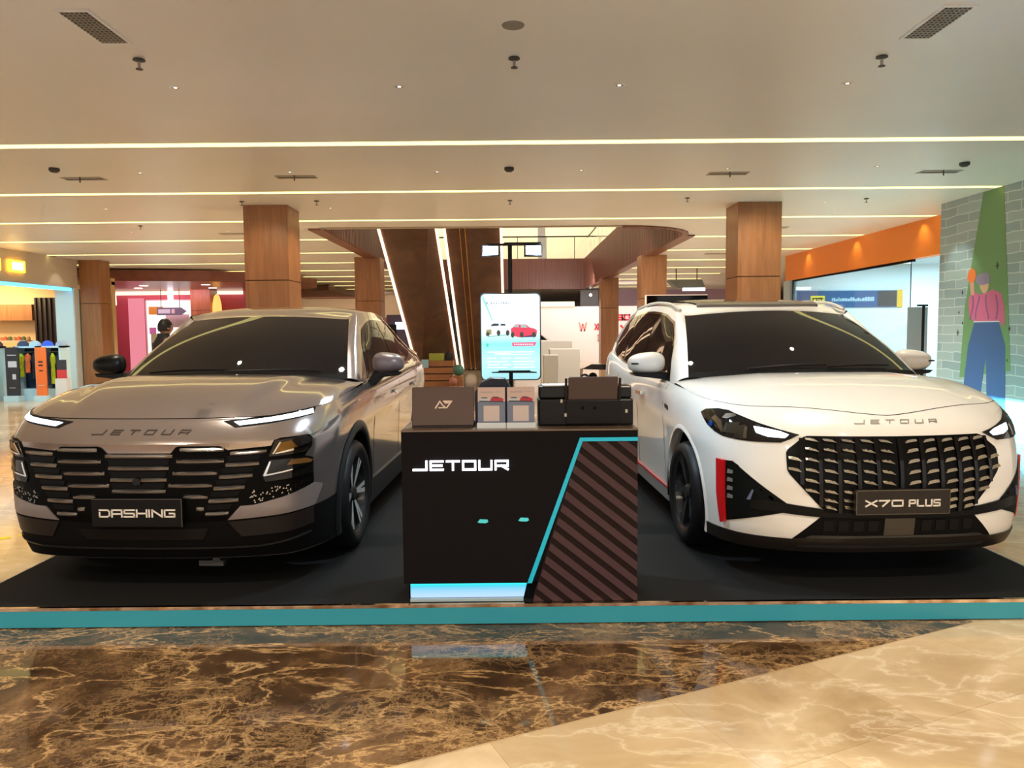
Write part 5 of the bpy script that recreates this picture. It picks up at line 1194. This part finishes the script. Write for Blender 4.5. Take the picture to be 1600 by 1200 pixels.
for i in range(28):
    a = 2*math.pi*i/28; row = []
    for j in range(13):
        lo = -.45 if math.sin(a) < .35 else .28; b_ = lo+(math.pi/2-lo)*j/12; r_ = 1.15+.03*math.sin(9*a+3*j)
        row.append((.074*r_*math.cos(b_)*math.cos(a), .094*r_*math.cos(b_)*math.sin(a)+.03, .117*(r_ if b_ > 0 else 1)*math.sin(b_)+1.62))
    P.append(row)
hr.grid(P, 0, True); hr.build('hair', mat('black hair', (.006,.005,.006), .5), per, smooth=True, ang=180)
JK = mat('black jacket', (.008,.008,.010), .7)
def jacket():
    P = []
    for z, rx_, ry_ in ((.80,.185,.14),(.95,.18,.14),(1.1,.175,.135),(1.25,.20,.14),(1.38,.22,.13),(1.45,.15,.10),(1.50,.085,.085),(1.54,.075,.08)):
        P.append([(rx_*math.cos(a), ry_*math.sin(a), z) for a in [2*math.pi*q/24 for q in range(25)]])
    m = MB(); m.grid(P)
    for s_ in (1, -1):
        for a, b_, r0, r1 in (((s_*.17,0,1.41),(s_*.24,.02,1.14),.075,.06),((s_*.24,.02,1.14),(s_*.215,.10,.88),.06,.048)): m.cyl(a, b_, r0, 16, 0, r1)
    return m.build('jacket', JK, per, smooth=True, ang=60)
jacket()
tm = MB()
for s_ in (1, -1): tm.cyl((s_*.095,0,.86),(s_*.11,.02,.5),.105,16,0,.085); tm.cyl((s_*.11,.02,.5),(s_*.11,-.01,.06),.085,16,0,.07)
tm.build('trousers', mat('dark trousers', (.02,.02,.03), .8), per, smooth=True, ang=60)
for s_ in (1, -1): MB().bb((s_*.11-.05,-.07,0),(s_*.11+.05,.19,.075)).build('shoe', BLACK, per, bevel=.02)
# ---------------------------------------------------------------- sales desk
DX0, DX1, DY, DZ0, DZ1 = -.572, .664, 3.985, .1105, 1.022
desk = thing('sales_desk', 'black sales desk with lit white logo, teal edge line and striped side panel', 'desk', (0, DY, 0))
DB = mat('desk black laminate', (.007,.006,.007), .45, spec=.07)
MB().bb((DX0, .02, .215), (DX1, .48, DZ1)).build('body', DB, desk)
MB().prism([(DX0,.213),(.081,.213),(.368,.985-.0),(DX1,.985),(DX1,DZ1),(DX0,DZ1)], 0, .02, 'xz').build('front_panel', DB, desk)
MB().bb((DX0, -.004, DZ1), (DX1, .50, DZ1+.008)).build('desk_top', mat('desk top brown', (.16,.11,.08), .25), desk)
sp_ = MB().prism([(.105,.1108),(DX1,.1108),(DX1,.985),(.363,.985)], .008, .028, 'xz').build('striped_panel', mat('stripe dark', (.015,.008,.008), .4, spec=.1), desk)
stm = MB()
# raised diagonal stripes clipped to the panel outline
def clip(poly, a, b, c):   # keep a*x+b*z<=c
    out = []
    for i in range(len(poly)):
        p, q = poly[i], poly[(i+1) % len(poly)]; fp_, fq = a*p[0]+b*p[1]-c, a*q[0]+b*q[1]-c
        if fp_ <= 0: out.append(p)
        if fp_*fq < 0: t_ = fp_/(fp_-fq); out.append((p[0]+(q[0]-p[0])*t_, p[1]+(q[1]-p[1])*t_))
    return out
panel = [(.110,.1115),(DX1,.1115),(DX1,.972),(.372,.972)]
sl = .80; step = .086; hw = .046
k = .2
while k < 2.0:
    # band: k <= z + sl*x <= k+hw
    pl = clip(clip(panel, sl, 1, k+hw), -sl, -1, -k)
    if len(pl) >= 3: stm.prism(pl, .002, .0085, 'xz')
    k += step
stm.build('stripe', mat('stripe rose brown', (.060,.031,.035), .35, spec=.2), sp_)
TL = mat('teal light line', (.005,.26,.34), .3, emit=(.0,.42,.55), es=.35)
MB().prism([(.081,.213),(.105,.213),(.375,.966),(DX1,.966),(DX1,.985),(.361,.985)], -.006, .012, 'xz').build('edge_light', TL, desk)
kick = MB().prism([(-.541,.128),(.062,.128),(.080,.205),(-.541,.205)], .03, .06, 'xz').build('base_light', mat('base light diffuser', (.08,.12,.15), .4, emit=(.22,.55,.80), es=.85), desk)
m = kick.data.materials[0]; N, L, b = nodes(m); tc = N.new('ShaderNodeTexCoord'); sx_ = N.new('ShaderNodeSeparateXYZ'); L.new(tc.outputs['Object'], sx_.inputs[0]); mr_ = N.new('ShaderNodeMapRange'); mr_.inputs[1].default_value = .13; mr_.inputs[2].default_value = .205; L.new(sx_.outputs[2], mr_.inputs[0]); r = ramp(N, [(0,(.42,.60,.85)),(.5,(.22,.55,.80)),(.8,(.02,.60,.78)),(1,(.0,1,1))]); L.new(mr_.outputs[0], r.inputs[0]); L.new(r.outputs[0], b.inputs['Emission Color'])
MB().bb((DX0+.02, .06, .112), (DX1-.02, .46, .215)).build('plinth', MATTE, desk); MB().bb((-.541,.01,.1115),(.06,.03,.126)).build('plinth_edge', mat('plinth edge', (.3,.4,.45), .3), desk)
LW = lit('white letter glow', (.92,.90,1), 2.2)
text_mb(strokes('JETOUR', -.500, -.012, .818, .872, .0102, .34, widths={'J':.85}), flat(0, -.002, 0), .012).build('logo_letters', LW, desk)
TD = mat('teal dash', (.05,.42,.45), .3, emit=(.05,.5,.5), es=.4)
for x, z, s_ in ((-.178,.541,1),(.036,.548,1)): MB().prism([(x,z),(x+.012,z+.016),(x+.052,z+.014),(x+.056,z+.002),(x+.044,z-.004),(x+.012,z-.003)], -.006, .0, 'xz').build('teal_mark', TD, desk)
TOPZ = DZ1+.008
# laptop
lt = thing('laptop', 'open grey brown laptop seen from behind with a metal logo, left on the desk', 'laptop', (-.362, 4.10, TOPZ))
lt.scale = (.93, .93, .93); LM = mat('laptop lid', (.10,.065,.052), .32, .7); 
lid = MB(); R = Matrix.Rotation(math.radians(-8), 3, 'X'); lid.box((0, .01, .121), (.357, .008, .224), 0, R); lid = lid.build('lid', LM, lt, bevel=.004)
MB().box((0, .018, .121), (.34, .002, .205), 0, R).build('screen', lit('laptop screen', (.6,.7,.9), .6), lid)
MB().bb((-.178, .0, 0), (.178, .24, .018)).build('base', mat('laptop base', (.03,.03,.035), .4), lt, bevel=.003)
MB().bb((-.16,.05,.018),(.16,.15,.020)).build('keyboard', BLACK, lt)
lg_ = MB(); cm_ = mat('logo copper', (.80,.62,.50), .3, .3)
def lq(a, b_, o): v = R @ Vector((a, -.004-o, b_-.121)); return (v.x, v.y+.01, v.z+.121)
def strokequads(pls, th):
    out = []
    for pl in pls:
        for a, b_ in zip(pl[:-1], pl[1:]):
            a = Vector(a); b_ = Vector(b_); d = (b_-a).normalized(); n = Vector((-d.y, d.x))*th/2; out.append([a-d*th/2-n, b_+d*th/2-n, b_+d*th/2+n, a-d*th/2+n])
    return out
text_mb(strokequads([[(-.042,.112),(-.018,.150),(-.002,.128)],[(-.022,.113),(-.006,.113),(.014,.113)],[(.004,.150),(.050,.150),(.022,.113)],[(-.002,.128),(.014,.113)],[(.012,.141),(.034,.141)]], .0075), lq, .002, mb=lg_).build('logo', cm_, lid)
MB().box((-.155,.0,.03),(.014,.010,.014),0,R).build('sticker', cm_, lid)
# brochure holders
def brochure(x, lab):
    t = thing('brochure_holder', lab, 'brochure holder', (x*.955, 4.08, TOPZ)); t.scale = (.955, .955, .955); Rb = Matrix.Rotation(math.radians(-6), 3, 'X')
    W_ = .152
    sheet = MB().box((0,.0,.114),(W_,.004,.222),0,Rb).build('card', mat('card slate blue', (.17,.20,.29), .35) if 'card slate blue' not in bpy.data.materials else bpy.data.materials['card slate blue'], t)
    def q_(a, b_, o): v = Rb @ Vector((a, -.002-o, b_-.114)); return (v.x, v.y, v.z+.114)
    def pq(name, poly, col, o=.0006, rough=.4):
        m = MB(); n = len(poly); m.add([q_(a, b_, o) for a, b_ in poly]+[q_(a, b_, 0) for a, b_ in poly], [tuple(range(n)), tuple(range(n, 2*n))[::-1]]+[(i, n+i, n+(i+1) % n, (i+1) % n) for i in range(n)])
        key = 'print '+name; mm = bpy.data.materials.get(key) or mat(key, col, rough); return m.build(name, mm, sheet)
    pq('sky_print', [(-W_/2,.145),(W_/2,.145),(W_/2,.224),(-W_/2,.224)], (.62,.46,.42)); pq('title_print', [(-.06,.196),(.01,.196),(.01,.200),(-.06,.200)], (.30,.28,.33), .001); pq('title_print', [(.02,.198),(.06,.198),(.06,.200),(.02,.200)], (.30,.28,.33), .001)
    pq('white_car_print', [(-.066,.150),(-.01,.148),(-.008,.162),(-.02,.168),(-.05,.169),(-.066,.162)], (.52,.55,.62), .001); pq('dark_glass_print', [(-.06,.163),(-.02,.163),(-.024,.169),(-.052,.169)], (.05,.05,.07), .0014)
    pq('red_car_print', [(-.006,.148),(.064,.146),(.068,.158),(.054,.166),(.03,.173),(.006,.172),(-.004,.160)], (.50,.02,.04), .001); pq('dark_glass_print', [(.010,.164),(.046,.163),(.034,.170),(.012,.171)], (.05,.05,.07), .0014)
    pq('shade_print', [(-.068,.144),(.068,.141),(.068,.147),(-.068,.150)], (.03,.04,.06), .0016)
    pq('pale_square', [(-.044,.035),(.044,.035),(.044,.122),(-.044,.122)], (.62,.52,.50), .001)
    ac = mat('acrylic', (.8,.9,.92), .05, trans=.9) if 'acrylic' not in bpy.data.materials else bpy.data.materials['acrylic']
    MB().bb((-W_/2-.004,-.03,0),(W_/2+.004,.05,.004)).build('holder_base', ac, t); MB().bb((-W_/2-.004,-.034,.0),(W_/2+.004,-.031,.03)).build('holder_lip', mat('acrylic white edge', (.75,.80,.85), .2) if 'acrylic white edge' not in bpy.data.materials else bpy.data.materials['acrylic white edge'], t)
brochure(-.106, 'left brochure card with two cars and a pale square, under the lit poster'); brochure(.058, 'right brochure card with two cars and a pale square, beside the black printer')
# printer
pr = thing('printer', 'black printer with taupe raised paper tray at the right end of the desk', 'printer', (.400, 4.225, TOPZ)); pr.scale = (.94, .94, .94); PB = mat('printer black', (.006,.0055,.006), .3, spec=.25)
MB().bb((-.268,-.12,.0),(.278,.06,.155)).build('body', PB, pr, bevel=.012); MB().bb((-.262,-.10,.155),(.27,.05,.228)).build('scanner_lid', mat('printer lid', (.008,.008,.009), .2, spec=.3), pr, bevel=.01)
MB().bb((-.11,-.135,.01),(.20,-.12,.15)).build('front_door', mat('printer door', (.008,.007,.007), .4, spec=.2), pr, bevel=.006)
tr_ = MB(); Rt_ = Matrix.Rotation(math.radians(10), 3, 'X'); tr_.box((.045,-.125,.205),(.282,.010,.158),0,Rt_); tr_.build('paper_tray', mat('tray taupe', (.070,.042,.040), .45), pr, bevel=.008)
for x in (-.108,.198): MB().box((x,-.12,.20),(.014,.014,.15),0,Rt_).build('tray_side', PB, pr)
for x in (-.015,.055): MB().cyl((x,-.138,.105),(x,-.134,.105),.009,12).build('screw', MATTE, pr)
lbm = mat('sticker pale', (.6,.58,.5), .5)
for x, z in ((-.135,.145),(-.112,.065),(.235,.085)): MB().bb((x-.006,-.139,z-.009),(x+.006,-.119,z+.009)).build('sticker', lbm, pr)
MB().bb((-.24,-.1,.228),(-.09,.03,.234)).build('paper', WHITE, pr)
# dark bag between laptop and sign
bg_ = MB().prism([(-.112,0),(.095,0),(.095,.22),(.065,.27),(-.02,.275),(-.075,.25),(-.115,.19)], 0, .10, 'xz').build('camera_bag', mat('navy bag', (.010,.012,.022), .5), loc=(-.088, 4.20, TOPZ), bevel=.012); bg_.scale = (.94, .94, .94); tag(bg_, 'dark navy bag behind the left brochure card on the desk', 'bag')
# ---------------------------------------------------------------- poster stand with two flood lamps
ps_ = thing('poster_stand', 'tall black stand holding the lit rounded poster above the desk', 'poster stand', (.005, 4.75, .11))
MB().lathe([(0,0),(.20,0),(.20,.012),(.03,.025),(0,.025)], 'z', n=36).build('base', BLACK, ps_); MB().cyl((0,.03,.02),(0,.03,1.97),.013,12).build('pole', BLACK, ps_, smooth=True)
MB().bb((-.012,-.02,1.05),(.012,.03,1.16)).build('neck', BLACK, ps_)
def rrect(x0, x1, z0, z1, r, n=6):
    pts = []
    for cx, cz, a0 in ((x1-r,z1-r,0),(x0+r,z1-r,90),(x0+r,z0+r,180),(x1-r,z0+r,270)):
        for i in range(n+1): a = math.radians(a0+90*i/n); pts.append((cx+r*math.cos(a), cz+r*math.sin(a)))
    return pts
fr_ = MB().prism(rrect(-.186,.186,1.128,1.664,.03), -.022, .012, 'xz').build('frame', mat('poster frame', (.02,.035,.04), .3), ps_)
sm = mat('poster screen', (.1,.1,.1), .25, emit=(1,1,1), es=1.0); N, L, b = nodes(sm); tc = N.new('ShaderNodeTexCoord'); sx_ = N.new('ShaderNodeSeparateXYZ'); L.new(tc.outputs['Object'], sx_.inputs[0]); mr_ = N.new('ShaderNodeMapRange'); mr_.inputs[1].default_value = 1.13; mr_.inputs[2].default_value = 1.66; L.new(sx_.outputs[2], mr_.inputs[0])
r = ramp(N, [(0,(.30,.62,.66)),(.25,(.42,.82,.88)),(.42,(.20,.78,.78)),(.55,(.70,1,.95)),(.70,(1,1,1)),(1,(.95,1,1))]); L.new(mr_.outputs[0], r.inputs[0]); L.new(r.outputs[0], b.inputs['Emission Color'])
scn = MB().prism(rrect(-.179,.179,1.135,1.657,.026), -.024, -.020, 'xz').build('screen', sm, fr_)
def pp_(name, poly, col, es=.8, k=0):
    key = 'poster '+name; mm = bpy.data.materials.get(key) or mat(key, (0,0,0), .4, emit=col, es=es); return MB().prism(poly, -.0245-.0006*(k+1), -.0241, 'xz').build(name, mm, fr_)
pp_('teal_ray_print', [(-.175,1.635),(-.165,1.65),(-.108,1.50),(-.112,1.49)], (.35,.85,.75))
m = MB()
random.seed(2); x = -.148
while x < .01: w_ = random.uniform(.005,.011); m.bb((x,-.0262,1.598),(x+w_,-.0241,1.598+random.uniform(.004,.012))); x += w_+.006
m.bb((.083,-.0262,1.607),(.0855,-.0241,1.627)); m.build('title_print', mat('poster title', (0,0,0), .4, emit=(.30,.36,.42), es=1), fr_)
# white car print
pp_('white_car_print', [(-.145,1.405),(-.11,1.402),(-.10,1.407),(-.02,1.414),(-.008,1.43),(-.010,1.455),(-.022,1.472),(-.05,1.478),(-.10,1.476),(-.125,1.458),(-.148,1.448)], (.80,.80,.86), 1, 0)
pp_('car_glass_print', [(-.122,1.462),(-.075,1.464),(-.070,1.477),(-.098,1.479),(-.112,1.476)], (.03,.06,.08), 1, 1); pp_('car_glass_print', [(-.062,1.465),(-.030,1.464),(-.034,1.476),(-.058,1.477)], (.03,.06,.08), 1, 1)
pp_('car_nose_print', [(-.151,1.412),(-.118,1.410),(-.118,1.442),(-.149,1.440)], (.30,.29,.12), 1, 1); pp_('car_wheel_print', smooth_poly([(-.150,1.405),(-.132,1.403),(-.132,1.424),(-.148,1.424)],3), (.04,.05,.04), 1, 2)
for x in (-.074,-.018): pp_('car_wheel_print', smooth_poly([(x-.010,1.412),(x,1.402),(x+.010,1.412),(x+.010,1.428),(x,1.438),(x-.010,1.428)],3), (.10,.25,.30), 1, 2)
pp_('ground_shade_print', [(-.145,1.400),(-.01,1.412),(-.01,1.407),(-.14,1.395)], (.15,.45,.45), 1, 1)
pp_('red_car_print', [(.003,1.420),(.012,1.402),(.05,1.392),(.15,1.394),(.160,1.41),(.162,1.435),(.145,1.446),(.118,1.452),(.095,1.47),(.03,1.472),(.012,1.452),(.002,1.447)], (.70,.05,.10), 1, 0)
pp_('car_glass_light_print', [(.062,1.452),(.105,1.452),(.092,1.467),(.062,1.468)], (.30,.50,.48), 1, 1); pp_('car_glass_light_print', [(.018,1.455),(.05,1.454),(.05,1.467),(.028,1.467)], (.45,.75,.70), 1, 1)
pp_('car_under_print', [(.06,1.392),(.155,1.394),(.158,1.408),(.10,1.402)], (.06,.02,.10), 1, 1)
for x in (.012,.068,.142): pp_('car_wheel_print', smooth_poly([(x-.010,1.400),(x,1.390),(x+.010,1.400),(x+.010,1.416),(x,1.426),(x-.010,1.416)],3), (.10,.25,.30), 1, 2)
pp_('red_banner_print', [(.010,1.338),(.148,1.340),(.158,1.362),(.008,1.360)], (.75,.08,.20), 1, 0)
m = MB(); x = .02
while x < .14: w_ = random.uniform(.006,.012); m.bb((x,-.0268,1.346),(x+w_,-.0248,1.353)); x += w_+.004
m.build('banner_text_print', mat('poster banner text', (0,0,0), .4, emit=(1,.85,.9), es=1), fr_)
pp_('teal_mark_print', smooth_poly([(-.152,1.345),(-.143,1.335),(-.134,1.345),(-.143,1.358)],3), (.05,.60,.45), 1, 0)
m = MB()
for z, runs in ((1.300,[(-.145,.145)]),(1.285,[(-.08,.13)]),(1.262,[(-.145,-.09),(-.06,.0),(.02,.12)]),(1.240,[(-.15,-.02),(.01,.15)]),(1.222,[(-.14,-.07),(-.05,.0),(.02,.14)]),(1.205,[(-.145,-.02),(.015,.15)])):
    for a, b_ in runs: m.bb((a,-.0258,z),(b_,-.0241,z+.0065))
m.build('small_print', mat('poster small print', (0,0,0), .4, emit=(.80,.95,1), es=1), fr_)
pp_('yellow_print', [(-.10,1.288),(.0,1.288),(.0,1.296),(-.10,1.296)], (.85,.95,.65), 1, 1)
tray = MB().prism([(-.118,1.176),(.158,1.174),(.158,1.180),(.12,1.184),(.118,1.190),(-.075,1.190),(-.078,1.184),(-.118,1.181)], -.050, -.026, 'xz').build('pen_tray', BLACK, ps_, bevel=.001)
MB().bb((-.012,-.04,1.10),(.012,-.026,1.178)).build('tray_bracket', BLACK, ps_)
MB().bb((-.035,.0,1.955),(.19,.04,1.972)).build('lamp_arm', BLACK, ps_); MB().bb((-.14,.0,1.955),(-.03,.04,1.966)).build('lamp_arm', BLACK, ps_)
FL = lit('flood lamp glow', (.82,.93,1), 30)
for x in (-.118,.142):
    h = MB().bb((x-.055,-.035,1.885),(x+.055,.035,1.955)).build('flood_lamp', BLACK, ps_, bevel=.004)
    MB().bb((x-.045,-.0385,1.895),(x+.045,-.0365,1.945)).build('led_panel', FL, h)
# ---------------------------------------------------------------- added trough, out of view, its hood cutting cyan light on the mural
ww = thing('added_light_trough', 'added low black trough, hidden behind the white car, throwing cyan light on the mural foot', 'lamp', (5.7, 11.3, 0))
MB().bb((-.25,-1.6,.0),(-.2,1.6,.30)).build('back', BLACK, ww); MB().bb((-.25,-1.6,.30),(.15,1.6,.32)).build('hood', BLACK, ww); MB().bb((-.25,-1.6,0),(.15,1.6,.02)).build('base', BLACK, ww)
# ---------------------------------------------------------------- lights: lamps of the place, and fill added without a fixture
a = area('added_trough_light', (5.56, 11.4, .262), (7.13, 11.4, .262), 3.0, .02, 450, (.20,.78,1))  # added cyan source inside the hidden trough
a.rotation_euler = (math.pi/2, 0, -math.pi/2)
for i, x in enumerate((-.118, .142)): spot('flood_lamp_beam', (.005+x, 4.70, 2.03), (.005+x*22, 4.2, .3), 120, (.66,.86,1), 150, .6, .05)
spot('pillar_light', (-11.0, 18.5, 2.9), (-12.1, 21.0, 1.6), 80, (.35,.80,1), 50, .8)
spot('cool_flank_fill', (.0, 8.0, CEIL-.03), (0, 8.0, 0), 260, (.66,.86,1), 130, .8, .06)  # cool fill added for the car flanks, no fitting there
for x, y in DL: spot('downlight_and_fill', (x, y, CEIL-.03), (x, y, 0), 160, (1,.88,.70), 80, .8, .03)
for x in (-2.0, 2.15): spot('downlight_and_fill', (x, 4.45, CEIL-.03), (x, 4.75, 0), 150, (1,.89,.70), 62, .9, .04)  # added out of view to brighten the bonnets, no downlight there
for x, y in DL2: spot('downlight_and_fill', (x, y, CEIL-.03), (x, y, 0), 140, (1,.88,.70), 90, .8, .03)
for x, y in ((-3.2,1.6),(-1.4,1.6),(1.2,1.6),(3.0,1.6)): spot('downlight_and_fill', (x, y, CEIL-.03), (x*1.0, 2.2, .0), 230, (1,.87,.68), 95, .9, .04)  # fill added ahead of the stage, without fittings
for x in (-3.6, 0, 3.6): spot('downlight_and_fill', (x, -.6, CEIL-.03), (x, .4, 0), 380, (1,.87,.70), 110, .9, .05)  # added out of view so the floor bounces light upward
for x in (-9.5,-6.2,9.0): spot('downlight_and_fill', (x, 5.5, CEIL-.03), (x, 5.5, 0), 330, (1,.88,.70), 110, .9, .05)  # side spots, likewise added for floor bounce
for y in (12.7, 16, 19.5, 23.5, 28):
    for x in ((-9, -5.8, 5.0) if y < 13 else (-9, -5.8, 5.8, 6.3 if y < 21 else 10)): spot('downlight_and_fill', (x, y, CEIL-.03), (x, y, 0), 400, (1,.89,.76), 120, .9, .05)  # hall spots added so floor bounce lifts ceiling and columns
for x in (-1.5, 1.5): spot('downlight_and_fill', (x, 13, CEIL-.03), (x, 13, 0), 400, (1,.89,.76), 120, .9, .05)  # two more bounce spots added between the near columns
for x in (-8, 6.5, 11): spot('downlight_and_fill', (x, 36, CEIL-.03), (x, 36, 0), 500, (1,.86,.74), 130, .9, .05)
spot('mural_light', (6.3, 12.2, CEIL-.05), (7.13, 12.3, 1.6), 45, (.85,1,.85), 60, .6)
for y in (14.6, 17.4, 20.2): spot('fascia_light', (7.62, y, CEIL-.02), (7.80, y, 3.1), 7, (1,.80,.45), 100, .9)
area('right_shop_light', (11, 17.5, 3.25), (11, 17.5, 0), 4, 7, 480, (.60,.86,1))
area('left_shop_light', (-14.5, 17, 2.95), (-14.5, 17, 0), 4, 9, 150, (1,.86,.66))
spot('left_shop_cool', (-11.0, 16.2, 2.6), (-11.2, 18.2, .5), 130, (.30,.74,1), 100, .8)
area('shelf_light', (-15.6, 22.3, 2.75), (-15.6, 23.4, 1.5), 3.0, .3, 60, (1,.78,.42))
spot('facade_light', (-11.2, 20.2, CEIL-.05), (-11.8, 20.2, 2.2), 14, (1,.85,.65), 70)
area('pink_shop_light', (-13.2, 28.3, 3.1), (-13.2, 30, 1), 4, .6, 60, (1,.45,.55))
area('upper_light', (0, 30, 8.4), (0, 30, 0), 6, 14, 450, (1,.82,.60))
area('upper_back_fill', (0, 44, 8.4), (0, 47, 6.2), 12, 1, 420, (1,.85,.62))  # added to brighten the upper back wall
area('white_shop_light', (4.5, 33, 3.4), (4.5, 36, 1), 7, 1.5, 190, (1,.92,.90))
area('centre_light', (1.6, 19, 3.5), (1.6, 21, 0), 2.5, 2.5, 90, (1,.9,.8))
area('far_left_light', (-9, 40, 3.4), (-9, 44, 2), 5, 1, 120, (1,.78,.55))
spot('column_light', (-2.5, 12.4, CEIL-.05), (-3.55, 12.75, 2.0), 60, (1,.72,.38), 80, .8)
spot('column_light', (-3.9, 10.9, CEIL-.05), (-3.9, 12.4, 2.2), 35, (1,.74,.45), 70, .8)
spot('column_light', (3.6, 10.9, CEIL-.05), (4.0, 12.5, 2.2), 95, (1,.82,.58), 75, .8)
WC, SWs = white_car()
GC, SGs = grey_car()
